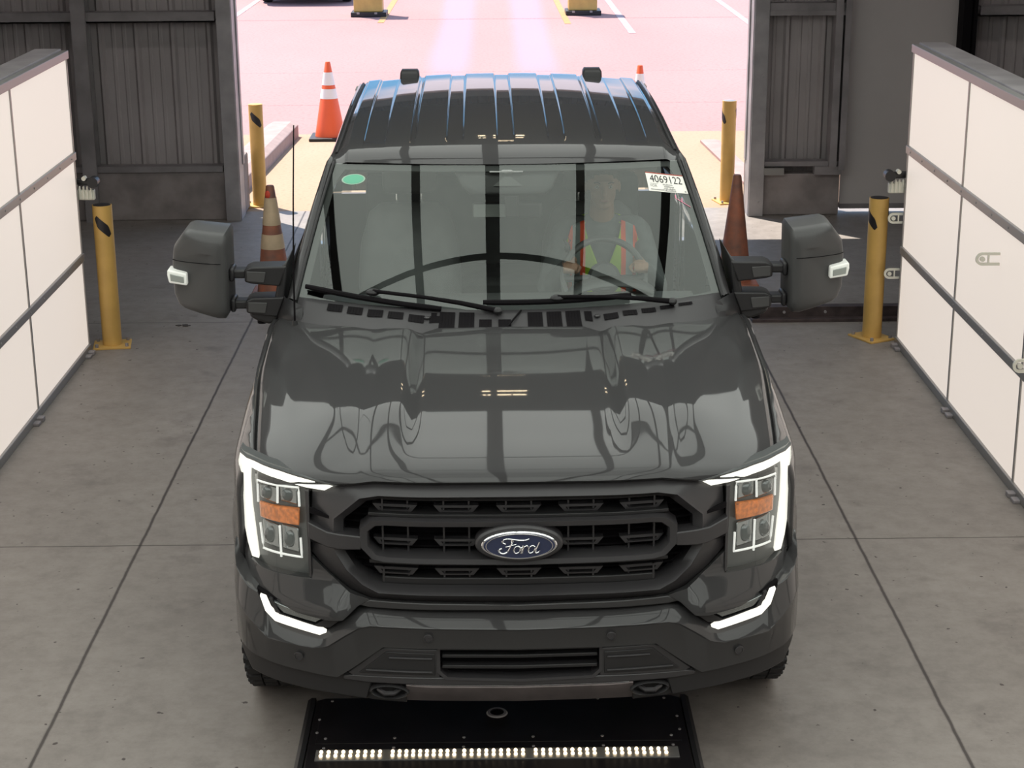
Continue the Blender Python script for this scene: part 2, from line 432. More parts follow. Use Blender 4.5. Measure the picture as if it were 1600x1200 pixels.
mb.grid([[(x, bowy(x) - .032, -.028) for x in bx], [(x, bowy(x) + .032, -.028) for x in bx], [(x, bowy(x) + .032, -.010) for x in bx], [(x, bowy(x) - .032, -.010) for x in bx], [(x, bowy(x) - .032, -.028) for x in bx]])
build('bowed_cross_rail', mb, cbar, can, smooth=0)
for x in (-2, 2):
    for y in (-7, -2, 1.5, 5): build('hanger_rod', MB().cyl((x * .9, y, .03), (x * .9, y, 2.05), .012, n=8), steel, can)
# warm LED strip bars hung on the truss beyond the canopy
led_m = mat('warm_led', (.8, .8, .8), .4, emit=(1.0, .78, .50), es=14)
for (x0, x1, y, z, lb) in ((-.20, -.11, 8.9, 5.36, 'upper left strip'), (-.05, .29, 8.9, 5.36, 'upper right strip'), (-.20, -.11, 8.72, 5.08, 'lower left strip'), (-.05, .29, 8.72, 5.08, 'lower right strip')):
    b = empty('led_strip_light', (0, y, z), label='warm LED strip above the doorway, ' + lb + ' of four', cat='light', group='truss strip lights')
    build('lamp_body', MB().box(x0, x1, -.02, .03, .0, .04), dsteel, b, smooth=0)
    build('led_tube', MB().box(x0 + .01, x1 - .01, -.035, .015, -.022, -.001), led_m, b, smooth=0)
    build('hanger_rod', MB().cyl(((x0 + x1) / 2, 0, .03), ((x0 + x1) / 2, 0, 5.99 - z), .008, n=8), steel, b)
fill_r = mat('added_fill_diffuser_bright', (.8, .8, .8), .4, emit=(1.0, .93, .90), es=20)  # unseen fill lamps, added to brighten the back wall and floor
fill_m = mat('added_fill_diffuser', (.8, .8, .8), .4, emit=(1.0, .93, .88), es=9)
for (x, y, lb) in ((-4.4, 6.6, 'over the left rear floor'), (4.4, 6.6, 'over the right rear floor'), (-4.4, -1.0, 'over the left front floor'), (4.4, -1.0, 'over the right front floor'), (0, -7.0, 'behind the camera end of the lane')):
    b = empty('added_fill_light', (x, y, 5.4), label='unseen fill light added ' + lb, cat='light', group='added fill lights')
    build('lamp_body', MB().box(-.8, .8, -.16, .16, .0, .08), dsteel, b, smooth=0)
    build('diffuser', MB().box(-.76, .76, -.13, .13, -.02, -.001), fill_r if y > 5 else fill_m, b, smooth=0)
    build('hanger_rod', MB().cyl((0, 0, .08), (0, 0, .6), .01, n=8), steel, b)

# walls
WY = 9.7
wall_m = mat('grey_corrugated_sheet', (.36, .325, .325), .55, .1, noise=.12, nscale=1.5)
conc_m = mat('rough_cast_concrete', (.26, .225, .22), .85, noise=.25, nscale=5, bump=.4)
ext_m = mat('exterior_sheet', (.5, .42, .38), .6)
def corrugated(x0, x1, z0, z1, y):
    mb = MB(); xs = []; x = x0
    prof = [(0, 0), (.02, -.03), (.045, -.03), (.065, 0), (.12, 0), (.13, -.008), (.15, -.008), (.16, 0), (.21, 0), (.22, -.008), (.24, -.008), (.25, 0)]
    pts = []
    k = math.floor(x0 / .3048)
    while k * .3048 < x1:
        for dx, dy in prof:
            xx = k * .3048 + dx
            if x0 <= xx <= x1: pts.append((xx, y + dy))
        k += 1
    pts = [(x0, y)] + pts + [(x1, y)]
    mb.grid([[(p[0], p[1], z0) for p in pts], [(p[0], p[1], z1) for p in pts], [(p[0], y + .05, z1) for p in pts], [(p[0], y + .05, z0) for p in pts], [(p[0], p[1], z0) for p in pts]])
    return mb
shade_dark = mat('shade_dark_upper_wall', (.022, .019, .021), .7)  # shade put into the colour of upper wall and ceiling, darkens hood reflections
liner = mat('pale_roof_liner', (.55, .52, .51), .8)
HZ = 3.08
struct('wall_back', corrugated(-8, -2.22, .40, 6.0, WY), wall_m, smooth=0)
struct('wall_back.001', corrugated(2.20, 2.97, .34, 6.0, WY), wall_m, smooth=0)
struct('wall_back.002', corrugated(3.97, 8, .34, 6.0, WY), wall_m, smooth=0)
struct('wall_back.003', corrugated(-2.22, 2.20, HZ, 6.0, WY), shade_dark, smooth=0)
struct('wall_back.004', MB().box(2.97, 3.97, 2.6, 6.0, WY - .02, WY + .05) if 0 else MB().box(2.97, 3.97, WY - .02, WY + .05, 2.6, 6.0), wall_m, smooth=0)
struct('wall_left', MB().box(-8.1, -8, -10, 9.9, 0, 6.0), liner, smooth=0)
struct('wall_right', MB().box(8, 8.1, -10, 9.9, 0, 6.0), liner, smooth=0)
struct('wall_front', MB().box(-8, 8, -10.1, -10, 0, 6.0), liner, smooth=0)
struct('ceiling', MB().box(-8.1, 8.1, -10.1, 9.9, 6.0, 6.1), shade_dark, smooth=0)
# concrete stem walls
struct('baseboard_left', MB().box(-8, -2.32, 9.56, WY + .1, 0, .42), conc_m, smooth=0, bevel=.01)
struct('baseboard_right', MB().box(2.29, 2.95, 9.56, WY + .1, 0, .36), conc_m, smooth=0, bevel=.01)
struct('baseboard_back', MB().box(3.99, 8, 9.56, WY + .1, 0, .36), conc_m, smooth=0, bevel=.01)
tk = [0]
def trim(mb, m, label=None, **k):
    tk[0] += 1
    o = struct('trim_%d' % (tk[0] + 20), mb, m, smooth=0, **k)
    if label: o['label'] = label
    return o
# jambs: C-shaped steel channels
for s, xi in ((-1, -2.19), (1, 2.165)):
    mb = MB().box(*sorted((xi, xi + s * .125)), 9.50, 9.53, 0, 6)
    mb.box(*sorted((xi, xi + s * .012)), 9.53, 9.80, 0, 6).box(*sorted((xi + s * .113, xi + s * .125)), 9.53, 9.66, 0, 6).box(*sorted((xi - s * .012, xi + s * .03)), 9.72, 9.80, 0.45, 6)
    trim(mb, steel, 'steel door jamb channel', bevel=.004)
    for z in (.12, 1.2): trim(MB().cyl((xi + s * .09, 9.50, z), (xi + s * .09, 9.49, z), .013, n=10), steel, 'bolt on the door jamb')
trim(MB().box(-2.3, 2.3, 9.50, 9.80, HZ, HZ + .2), dsteel, 'door header beam')
trim(MB().box(-2.36, -2.19, 9.82, 10.1, 0, .5), conc_m, 'concrete curb end outside the left jamb', bevel=.02)
trim(MB().box(2.2, 2.36, 9.82, 10.1, 0, .5), conc_m, 'concrete curb end outside the right jamb', bevel=.02)
# columns and girts left
for (x, w) in ((-3.45, .12), (-6.4, .12)):
    trim(MB().box(x - w / 2, x + w / 2, 9.47, 9.50, .0, 6).box(x - .02, x + .02, 9.50, 9.64, 0, 6).box(x - w / 2, x + w / 2, 9.62, 9.65, 0, 6), dsteel, 'steel wall column')
for z in (1.68, 3.2, 4.7):
    for x0, x1 in ((-8, -2.33), (4.05, 8)):
        trim(MB().box(x0, x1, 9.52, 9.66, z, z + .012).box(x0, x1, 9.52, 9.532, z, z + .075).box(x0, x1, 9.52, 9.66, z + .075, z + .085), dsteel, 'horizontal wall girt')
trim(MB().box(-8, -2.33, 9.54, 9.67, .42, .47), dsteel, 'sill angle on the left concrete curb')
trim(MB().box(4.05, 8, 9.54, 9.67, .36, .41), dsteel, 'sill angle on the right concrete curb')
# right narrow bay
trim(MB().box(2.29, 2.95, 9.52, 9.66, 1.70, 1.80).box(2.29, 2.95, 9.50, 9.53, 1.70, 1.74), dsteel, 'girt beside the right jamb')
trim(MB().box(2.29, 2.95, 9.53, 9.66, .43, .47), dsteel, 'sill rail beside the right jamb')
trim(MB().box(2.29, 2.46, 9.50, 9.56, .36, .42), alu, 'short steel block on the right concrete curb')
trim(MB().box(2.72, 2.95, 9.50, 9.60, .36, .43), dsteel, 'steel block by the corner post')
trim(MB().box(2.84, 2.90, 9.48, 9.66, .43, 6).box(2.92, 2.97, 9.48, 9.72, .40, 6), dsteel, 'corner post of the narrow wall bay')
trim(MB().box(3.90, 3.97, 9.48, 9.72, 0, 6).box(3.98, 4.01, 9.45, 9.6, 0, 6), black, 'dark post beside the grey slab door')
door_m = mat('flat_grey_door_paint', (.46, .425, .415), .5, noise=.05, nscale=1.5)
struct('door_1', MB().box(2.975, 3.895, 9.64, 9.69, .05, 2.6), door_m, smooth=0)
trim(MB().box(2.975, 3.895, 9.63, 9.70, .038, .08), dsteel, 'seal along the bottom of the grey slab door')
# low steel kick rail on the floor at right
kr = build('floor_rail', MB().box(1.72, 3.6, 6.19, 6.20, 0, .075).box(1.72, 3.6, 6.12, 6.19, .0, .012).box(1.72, 3.6, 6.19, 6.27, .07, .08).box(1.72, 3.6, 6.085, 6.115, 0, .022), mat('rusty_dark_rail', (.07, .05, .05), .6, .3, noise=.4, nscale=12), smooth=0, bevel=.002)
tag(kr, 'low dark steel angle rail on the floor behind the right mirror', 'floor rail')
for x in (1.95, 2.23): build('bolt', MB().cyl((x, 6.19, .045), (x, 6.182, .045), .01, n=8), steel, kr)

# outside: diagonal precast curb beam
mb = MB(); p0 = Vector((-2.50, 10.45, 0)); p1 = Vector((-2.33, 13.9, 0))
def cs(p, w): return [(p.x - w, p.y, 0), (p.x - w, p.y, .13), (p.x - w * .55, p.y, .17), (p.x + w * .55, p.y, .17), (p.x + w, p.y, .13), (p.x + w, p.y, 0)]
mb.grid([cs(p0, .17), cs(p0 + (p1 - p0) * .5, .17), cs(p1, .17)]); mb.add(cs(p0, .17), [(0, 1, 2, 3, 4, 5)]); mb.add(cs(p1, .17), [(5, 4, 3, 2, 1, 0)])
tag(build('precast_curb', mb, mat('pale_precast_concrete', (.31, .225, .21), .8, noise=.12), smooth=0, bevel=.01), 'long pale concrete curb on the apron beside the left outside bollard', 'curb')
mb = MB(); p0 = Vector((2.45, 10.45, 0)); p1 = Vector((2.28, 13.3, 0))
mb.grid([cs(p0, .10), cs(p1, .10)]); mb.add(cs(p0, .1), [(0, 1, 2, 3, 4, 5)]); mb.add(cs(p1, .1), [(5, 4, 3, 2, 1, 0)])
mb.v = [(v[0], v[1], v[2] * .2) for v in mb.v]
tag(build('flush_curb', mb, mat('pinkish_concrete', (.34, .21, .19), .8, noise=.12), smooth=0), 'low pinkish curb strip by the right outside bollard', 'curb')

# bollards
def bollard(loc, label, rot, h=.93, cap=blackm, r_=.062):
    root = empty('bollard', loc, rot, label=label, cat='bollard', group='yellow steel bollards')
    build('post', MB().lathe([(r_, .0), (r_, h)], 36, cap=True), yellow, root)
    build('cap', MB().lathe([(r_ - .006, h - .01), (r_ - .006, h + .002), (r_ * .5, h + .006), (.001, h + .008)], 36), cap, root)
    mb = MB(); a0 = -PI / 2
    for (da, z0, sgn) in ((0, h - .20, 1), (PI, h - .20, 1)):
        rows = []
        for i in range(15):
            t = i / 14.0; aa = a0 + da + (t - .5) * 1.7
            zc = z0 + .07 + (.5 - t) * .10
            q = [(r_ + .0015) * math.cos(aa), (r_ + .0015) * math.sin(aa)]
            hh = .038 * min(1, 6 * min(t, 1 - t) + .02)
            rows.append([(q[0], q[1], zc - hh), (q[0], q[1], zc + hh)])
        mb.grid(rows)
    build('black_band', mb, blackm, root)
    pl = build('base_plate', MB().box(-.12, .12, -.10, .10, 0, .012), yellow, root, smooth=0, bevel=.002)
    for x in (-.095, .095):
        for y in (-.075, .075): build('anchor_bolt', MB().cyl((x, y, .01), (x, y, .032), .011, n=6), dsteel, pl)
bollard((-2.505, 5.67, 0), 'yellow bollard inside, at the end of the left light wall', .15)
bollard((2.445, 5.69, 0), 'yellow bollard inside, at the end of the right light wall', -1.1)
bollard((-2.11, 10.15, 0), 'sunlit yellow bollard outside the left door jamb', .1, .905, yellow)
bollard((2.06, 10.14, 0), 'sunlit yellow bollard outside the right door jamb with a pale cap', -1.35, .905, alu)

# cones
def cone(loc, label, body, bands, h, rb, rt, base=True, rot=0):
    root = empty('traffic_cone', loc, rot, label=label, cat='traffic cone', group='traffic cones by the doorway')
    def rad(z): return rb + (rt - rb) * (z - .03) / (h - .03)
    build('cone_body', MB().lathe([(rb, .03), (rt, h - .01), (rt * .8, h), (.002, h)], 32), body, root)
    for z0, z1, m in bands:
        build('band', MB().lathe([(rad(z0) + .002, z0), (rad(z1) + .002, z1)], 32, cap=False), m, root)
    if base: build('base', MB().box(-rb * 1.3, rb * 1.3, -rb * 1.3, rb * 1.3, 0, .035), plastic if body is orange else body, root, smooth=0, bevel=.01)
    return root
cone((-1.80, 13.75, 0), 'bright orange cone with two white bands outside the doorway', orange, [(.44, .545, white), (.585, .72, white)], .83, .165, .028)
oc = cone((-1.60, 6.95, 0), 'old striped cone behind the left mirror with a bright red-orange patch at its tip', dorange, [(.35, .455, oldwhite), (.52, .715, oldwhite)], .80, .125, .03)
build('red_patch', MB().ball((-.012, -.022, .735), .03, 12, (.8, .7, 1.2)), mat('red_patch', (.6, .06, .03), .6), oc, smooth=60)
cone((1.735, 7.15, 0), 'plain dirty brown-orange cone behind the right mirror', dorange, [], .81, .125, .03)
cone((1.60, 14.2, 0), 'orange and white cone tip showing just past the truck roof', orange, [(.45, .62, white)], .71, .12, .03)
# yellow pedestals in the yard
def pedestal(x, label):
    r = empty('barrier_pedestal', (x, 27.3, 0), label=label, cat='pedestal', group='yellow pedestals in the yard')
    build('cabinet', MB().box(-.26, .26, -.22, .22, .08, 1.25), yellow, r, smooth=0, bevel=.02)
    build('lid', MB().box(-.29, .29, -.25, .25, 1.25, 1.32), yellow, r, smooth=0, bevel=.015)
    b = build('skid_base', MB().box(-.31, .33, -.30, .30, 0, .08), plastic, r, smooth=0, bevel=.008)
    build('lifting_lugs', MB().box(-.20, -.15, -.31, -.29, .05, .085).box(.12, .17, -.31, -.29, .05, .085), alu, b, smooth=0)
pedestal(-2.29, 'left yellow pedestal on black base in the yard'); pedestal(1.60, 'right yellow pedestal on black base in the yard')

# parked dark car at the top edge
car = empty('parked_car', (-3.70, 29.35, 0), label='dark car parked in the yard, only its underside corner showing', cat='car')
cp = mat('black_car_paint', (.03, .035, .04), .3, .2, 1)
secs = []
for y, w, z0, z1 in ((0, .72, .30, .62), (.12, .84, .24, .72), (.5, .90, .22, .84), (1.2, .92, .22, .95), (1.8, .92, .22, 1.0), (3.9, .92, .22, 1.02), (4.5, .86, .26, .95), (4.7, .74, .34, .8)):
    secs.append([(x * w, y, z) for x, z in ((-.88, z0), (-1, z0 + .12), (-1, z1 - .18), (-.9, z1 - .04), (-.5, z1), (0, z1 + .015), (.5, z1), (.9, z1 - .04), (1, z1 - .18), (1, z0 + .12), (.88, z0))])
b = build('car_body', MB().grid(secs, closed=True).add(secs[0], [tuple(range(11))]).add(secs[-1], [tuple(range(10, -1, -1))]), cp, car, sub=1)
secs = []
for y, w, z in ((1.25, .78, .97), (2.0, .66, 1.38), (3.0, .64, 1.42), (3.9, .76, 1.0)):
    secs.append([(x * w, y, zz) for x, zz in ((-1, .95), (-.92, z), (0, z + .02), (.92, z), (1, .95))])
build('cabin_glass', MB().grid(secs), sidegl, car)
for x in (-.78, .78):
    for y in (.85, 3.8):
        w = build('wheel', MB().lathe([(.20, -.1), (.30, -.1), (.325, -.07), (.325, .07), (.30, .1), (.20, .1)], 32, Matrix.Translation((x, y, .325)) @ Matrix.Rotation(PI / 2, 4, 'Y')), rubber, car)
        build('hub', MB().lathe([(.19, -.06), (.19, .06)], 20, Matrix.Translation((x, y, .325)) @ Matrix.Rotation(PI / 2, 4, 'Y')), alu, w)
for x in (-.6, .6): build('head_lamp', MB().box(x - .16, x + .16, .02, .12, .56, .66), lensgl, car, smooth=0, bevel=.02)
build('number_plate', MB().box(-.15, .15, -.012, .02, .36, .46), white, car, smooth=0)

# floor inspection unit with LEDs under the truck nose
fu = empty('floor_light_unit', (-.01, .30, 0), label='low black floor unit with a row of LEDs under the front bumper', cat='floor light')
blkp = mat('black_steel_plate', (.020, .017, .019), .35, .3, noise=.3, nscale=6)
build('deck_plate', MB().prism([(-.69, -.6), (.69, -.6), (.69, .38), (.66, .40), (-.66, .40), (-.69, .38)], .0, .020, 'z'), blkp, fu, smooth=0, bevel=.003)
build('front_deck_plate', MB().box(-.685, .685, -.58, .035, .020, .024), blkp, fu, smooth=0, bevel=.001)
build('rear_deck_plate', MB().box(-.665, .665, .042, .385, .020, .024), blkp, fu, smooth=0, bevel=.001)
for s in (-1, 1): build('side_ramp', MB().prism([(s * .695, 0), (s * .728, 0), (s * .726, .012), (s * .712, .022), (s * .695, .022)], -.6, .40, 'y'), plastic, fu, smooth=0)
scr = build('screw', MB().cyl((0, 0, 0), (0, 0, .0035), .0055, n=8), steel, fu)
spots = [(-.63 + i * .252, y) for i in range(6) for y in (.365, .075, .005)] + [(s * .665, y) for s in (-1, 1) for y in (.22, .12)]
for i, (x, y) in enumerate(spots):
    o = scr if i == 0 else scr.copy()
    if i: COL.objects.link(o); o.parent = fu
    o.location = (x, y, .0238)
build('cable_port', MB().lathe([(.026, .023), (.040, .024), (.036, .029), (.026, .029)], 24, Matrix.Translation((-.005, .26, 0)), cap=False), steel, fu)
build('cable_port_hole', MB().cyl((-.005, .26, .0235), (-.005, .26, .0245), .026), black, fu)
ch = build('led_channel', MB().box(-.655, .645, -.085, -.012, .024, .028), alu, fu, smooth=0)
ledb = mat('led_bulb', (.9, .9, .9), .3, emit=(1.0, .78, .48), es=3.4)
led0 = build('led_bulb', MB().ball((0, 0, 0), .0068, 10), ledb, ch)
first = True
for g in range(5):
    for k in range(10 if g in (1,) else 9):
        for row in (0, 1):
            x = -.635 + g * .256 + k * (.226 / 9 + .0012 if g != 1 else .0245)
            o = led0 if first else led0.copy()
            if not first: COL.objects.link(o); o.parent = ch
            first = False
            o.location = (x, -.032 - row * .028, .031)
def scrap(loc, rz, sc):
    mb = MB(); random.seed(int(loc[0] * 100))
    for i in range(4):
        a = random.uniform(0, 6); c = Vector((math.cos(a) * .03, math.sin(a) * .02, .002))
        mb.prism([(c.x + math.cos(t) * .02 * random.uniform(.5, 1.4), c.y + math.sin(t) * .012 * random.uniform(.5, 1.4)) for t in [k * PI / 4 for k in range(8)]], .0, .004 + .001 * i, 'z')
    return mb
o = build('dry_leaf_scrap', scrap((-2.15, 6, 0), 0, 1), mat('dry_leaf', (.05, .04, .035), .8), smooth=0); o.location = (-2.13, 6.13, 0); tag(o, 'dark crumpled leaf scrap on the floor between left bollard and mirror', 'debris')

# ================================================================== TRUCK  (local frame: x to the photo's right, y back along the truck, nose at y=0)
truck = empty('pickup_truck', (.065, 0, 0), .0087, label='dark grey crew cab pickup truck with black grille and tow mirrors in the lane', cat='truck')
XP = [0, .3, .5, .7, .82, .90, .96, 1.0, 1.02]; YP = [.03, .04, .07, .14, .22, .31, .42, .62, .9]
BX = [0, .3, .6, .8, .92, .98, 1.01, 1.02]; BY = [0, .012, .055, .12, .2, .3, .5, .8]
def S(x, z): return cr_interp(abs(x), XP, YP) + .05 * (z - .7)
def Bm(x, z): return cr_interp(abs(x), BX, BY)

def FS(x, z): return S(x, z) - .65 * max(0, min(.10, .775 - z)) * sstep(.50, .62, abs(x)) * (1 - sstep(.93, 1.0, abs(x)))
def half(pts): return pts + [(-x, z) for x, z in reversed(pts) if abs(x) > 1e-6]
def densify(loop, step=.035, closed=True):
    out = []; n = len(loop)
    for i in range(n if closed else n - 1):
        a = loop[i]; b = loop[(i + 1) % n]; d = math.hypot(b[0] - a[0], b[1] - a[1]); k = max(1, int(math.ceil(d / step)))
        for j in range(k): out.append((a[0] + (b[0] - a[0]) * j / k, a[1] + (b[1] - a[1]) * j / k))
    if not closed: out.append(loop[-1])
    return out
def front_poly(name, poly, o0, o1, m, f=S, parent=truck, bevel=.003, step=.05, smooth=40, zstep=0):
    """solid front panel: outline in (x,z) laid on the front surface f, from depth o0 to o1"""
    bm = bmesh.new()
    vs = [bm.verts.new((x, 0, z)) for x, z in poly]
    bm.faces.new(vs)
    xs = [p[0] for p in poly]
    c = math.ceil(min(xs) / step) * step
    while c < max(xs):
        if c > min(xs) + 1e-4:
            bmesh.ops.bisect_plane(bm, geom=bm.verts[:] + bm.edges[:] + bm.faces[:], plane_co=(c, 0, 0), plane_no=(1, 0, 0), dist=1e-5)
        c += step
    if zstep:
        zs = [p[1] for p in poly]; c = math.ceil(min(zs) / zstep) * zstep
        while c < max(zs):
            bmesh.ops.bisect_plane(bm, geom=bm.verts[:] + bm.edges[:] + bm.faces[:], plane_co=(0, 0, c), plane_no=(0, 0, 1), dist=1e-5); c += zstep
    back = set()
    if o1 is not None:
        r = bmesh.ops.extrude_face_region(bm, geom=bm.faces[:])
        back = set(v for v in r['geom'] if isinstance(v, bmesh.types.BMVert))
    for v in bm.verts:
        v.co.y = f(v.co.x, v.co.z) + (o1 if v in back else o0)
    bmesh.ops.recalc_face_normals(bm, faces=bm.faces)
    me = bpy.data.meshes.new(name); bm.to_mesh(me); bm.free()
    me.shade_smooth(); me.set_sharp_from_angle(angle=R(smooth))
    o = link(name, me, m, parent)
    if bevel:
        q = o.modifiers.new('b', 'BEVEL'); q.width = bevel; q.segments = 2; q.limit_method = 'ANGLE'; q.angle_limit = R(40)
    return o
def front_ring(name, outer, inner, prof, m, f=S, parent=truck, step=.035, closed=True, smooth=40):
    """ring band: profile = [(t, depth)], t=0 on the outer loop, 1 on the inner loop"""
    n = len(outer); O = []; I = []
    for i in range(n if closed else n - 1):
        a, b = outer[i], outer[(i + 1) % n]; c, d = inner[i], inner[(i + 1) % n]
        k = max(1, int(math.ceil(math.hypot(b[0] - a[0], b[1] - a[1]) / step)))
        for j in range(k):
            t = j / k; O.append((a[0] + (b[0] - a[0]) * t, a[1] + (b[1] - a[1]) * t)); I.append((c[0] + (d[0] - c[0]) * t, c[1] + (d[1] - c[1]) * t))
    if not closed: O.append(outer[-1]); I.append(inner[-1])
    rows = []
    for t, off in prof:
        row = []
        for p, q in zip(O, I):
            x = p[0] + (q[0] - p[0]) * t; z = p[1] + (q[1] - p[1]) * t; row.append((x, f(x, z) + off, z))
        rows.append(row)
    return build(name, MB().grid(rows, closed=closed), m, parent, smooth=smooth)
def front_tube(name, pts, r, off, m, f=S, parent=truck, step=.02, n=8):
    p = densify(pts, step, closed=False)
    return build(name, MB().tube([(x, f(x, z) + off, z) for x, z in p], r, n), m, parent)

# ---------------- hood
def hood_xs(y): return cr_interp(y, [.05, .40, .75, 1.25, 1.6, 1.78], [.86, .905, .94, .975, .975, .945])
HYR = ([0, .30, .37, .5, .65, .8, .9, .96], [1.42, 1.42, 1.33, 1.36, 1.43, 1.53, 1.64, 1.74])
def hood_yf(x): return S(x, 1.1) + .004
def hood_yr(x): return cr_interp(abs(x), *HYR)
def hood_z(x, y):
    ax = abs(x); yf = hood_yf(ax); d = y - yf
    zf = cr_interp(ax, [0, .47, .56, .7, .9], [1.138, 1.134, 1.120, 1.122, 1.124])
    z = zf + cr_interp(d, [0, .012, .04, .12, .3, .5, .65, .8, 1.1, 1.45], [0, .018, .030, .047, .067, .0875, .100, .109, .127, .148])
    bulge = .030 * sstep(.33, .41, ax) * (1 - .55 * sstep(.60, .80, ax)) * sstep(.12, .55, y)
    z += bulge
    xs = hood_xs(y)
    xc = interp(y, [.2, 1.65], [.56, .885]); w = max(.02, xs - xc)
    q = max(0, ax - xc + .02)
    z -= (min(q, .02) ** 2 / .04 * .16 + max(0, q - .02) * .16) + .30 * max(0, ax - xc - .55 * w) ** 1.15
    return z
us = sorted(set([0, .1, .2, .3, .34, .36, .38, .40, .42, .44, .5, .55] + [.58 + .015 * i for i in range(28)] + [1.0]))
rows = []
NV = 60
for j in range(NV + 1):
    v = j / NV; v = v ** 1.35
    row = []
    for u in [-a for a in reversed(us) if a > 0] + us:
        sgn = -1 if u < 0 else 1; a = abs(u)
        x = a * .9
        for _ in range(3):
            y = hood_yf(x) + (hood_yr(x) - hood_yf(x)) * v; x = a * hood_xs(y)
        z = hood_z(x, y) - (.012 if a == 1 else 0)
        row.append((x * sgn, y, z))
    rows.append(row)
# rolled rear and front flanges
rows.append([(p[0], p[1] + .004, p[2] - .03) for p in rows[-1]])
rows.insert(0, [(p[0], p[1] + .012, p[2] - .010) for p in rows[0]])
build('hood', MB().grid(rows), paint, truck, smooth=50, thick=.004)

# ---------------- front fenders, doors, bed sides (one side function)
AR = [(.95, .40, .475), (4.60, .40, .475)]
def side_x(y):        # widest half width
    return cr_interp(y, [.25, .35, .5, .7, 1.0, 1.25, 1.7, 2.5, 5.7, 5.85], [.90, .945, .985, 1.012, 1.015, .995, .978, .972, .97, .955])
def top_z(y):          # shoulder height
    if y < 1.78: return hood_z(hood_xs(y), y) - .004
    return interp(y, [1.78, 1.95, 3.95, 4.0, 5.85], [1.26, 1.315, 1.335, 1.335, 1.33])
def side_surf(y, z):
    zt = top_z(y); xt = hood_xs(y) + .006 if y < 1.74 else interp(y, [1.74, 1.9, 3.9, 5.85], [.955, .948, .945, .945])
    xo = side_x(y); h = .13
    if z > zt - h:
        k = max(0, min(1, (z - (zt - h)) / h)); x = xt + (xo - xt) * (1 - k ** 1.7)
    elif z > .80: x = xo
    else: x = xo - .06 * ((.80 - z) / .45) ** 2
    for (cy, cz, rad) in AR:          # flared arch lip
        d = math.hypot(y - cy, z - cz)
        x += .016 * math.exp(-((d - rad) / .05) ** 2)
    return x
def arch_pts(cy, cz, rad, z0, rev=False):
    a0 = math.asin(max(-1, (z0 - cz) / rad)); pts = []
    for k in range(25):
        a = PI - a0 + (a0 - (PI - a0)) * k / 24
        pts.append((cy + math.cos(a) * rad, cz + math.sin(a) * rad))
    return pts
def side_poly(name, poly, m, s, parent=truck, thick=.02, sy=.08, sz=.05, off=0):
    bm = bmesh.new(); bm.faces.new([bm.verts.new((0, y, z)) for y, z in poly])
    ys = [p[0] for p in poly]; zs = [p[1] for p in poly]
    def cut(lo, hi, st, co, no):
        c = math.ceil(lo / st) * st
        while c < hi - 1e-4:
            if c > lo + 1e-4: bmesh.ops.bisect_plane(bm, geom=bm.verts[:] + bm.edges[:] + bm.faces[:], plane_co=co(c), plane_no=no, dist=1e-5)
            c += st
    cut(min(ys), max(ys), sy, lambda c: (0, c, 0), (0, 1, 0)); cut(min(zs), max(zs), sz, lambda c: (0, 0, c), (0, 0, 1))
    for k in (.012, .03, .06, .085): pass
    for v in bm.verts: v.co.x = (side_surf(v.co.y, v.co.z) + off) * s
    bmesh.ops.recalc_face_normals(bm, faces=bm.faces)
    me = bpy.data.meshes.new(name); bm.to_mesh(me); bm.free()
    me.shade_smooth(); me.set_sharp_from_angle(angle=R(50))
    o = link(name, me, m, parent)
    q = o.modifiers.new('s', 'SOLIDIFY'); q.thickness = thick; q.offset = 0
    return o
for s in (-1, 1):
    top = [(y, top_z(y)) for y in [1.76, 1.70, 1.6, 1.5, 1.4, 1.3, 1.2, 1.1, 1.0, .9, .8, .7, .6, .5, .42]]
    poly = [(.42, .80)] + [(.475 + .0, .60)] + arch_pts(.95, .40, .475, .45)[1:] + [(1.45, .42), (1.76, .42)] + top
    # fine rows near the shoulder come from a grid so the roll is smooth
    side_poly('front_fender', poly, paint, s, sy=.06, sz=.02)
    door_ys = [(1.77, 2.83), (2.84, 3.86)]
    for (a, b) in door_ys:
        dp = [(a, .45), (b, .45), (b, top_z(b)), ((a + b) / 2, top_z((a + b) / 2)), (a, top_z(a))]
        d_ = side_poly('door', dp, paint, s, sy=.15, sz=.03)
        hx = side_surf(b - .2, 1.12)
        build('door_handle', MB().box(*sorted((s * hx, s * (hx + .045))), b - .26, b - .05, 1.10, 1.14), plastic, d_, bevel=.01)
    side_poly('cab_corner', [(3.87, .45), (3.98, .45), (3.98, 1.335), (3.87, 1.335)], paint, s, sy=.06, sz=.03)
    bp_ = [(4.02, .50), (4.13, .50)] + arch_pts(4.60, .40, .475, .50) + [(5.84, .55), (5.84, 1.33), (4.02, 1.335)]
    side_poly('bed_side', bp_, paint, s, sy=.12, sz=.03)
    build('bed_rail_cap', MB().box(*sorted((s * .86, s * .95)), 4.02, 5.84, 1.325, 1.345), plastic, truck, bevel=.008)
    build('rocker_panel', MB().box(*sorted((s * .84, s * .93)), 1.46, 4.1, .36, .47), plastic, truck, bevel=.02)
    build('running_board', MB().box(*sorted((s * .86, s * 1.0)), 1.62, 3.9, .34, .39), plastic, truck, bevel=.015)
    build('fender_liner', MB().grid([[(s * x, .95 + math.cos(a) * .47, .40 + math.sin(a) * .47) for x in (.55, .98)] for a in [PI * k / 20 for k in range(21)]]), black, truck)
    # vent badge on the fender side
    bx = side_surf(1.42, 1.02)
    build('fender_badge', MB().box(*sorted((s * (bx - .004), s * (bx + .010))), 1.32, 1.52, .99, 1.03), chrome, truck, bevel=.004)
build('tailgate', MB().box(-.84, .84, 5.80, 5.86, .62, 1.32), paint, truck, bevel=.015)
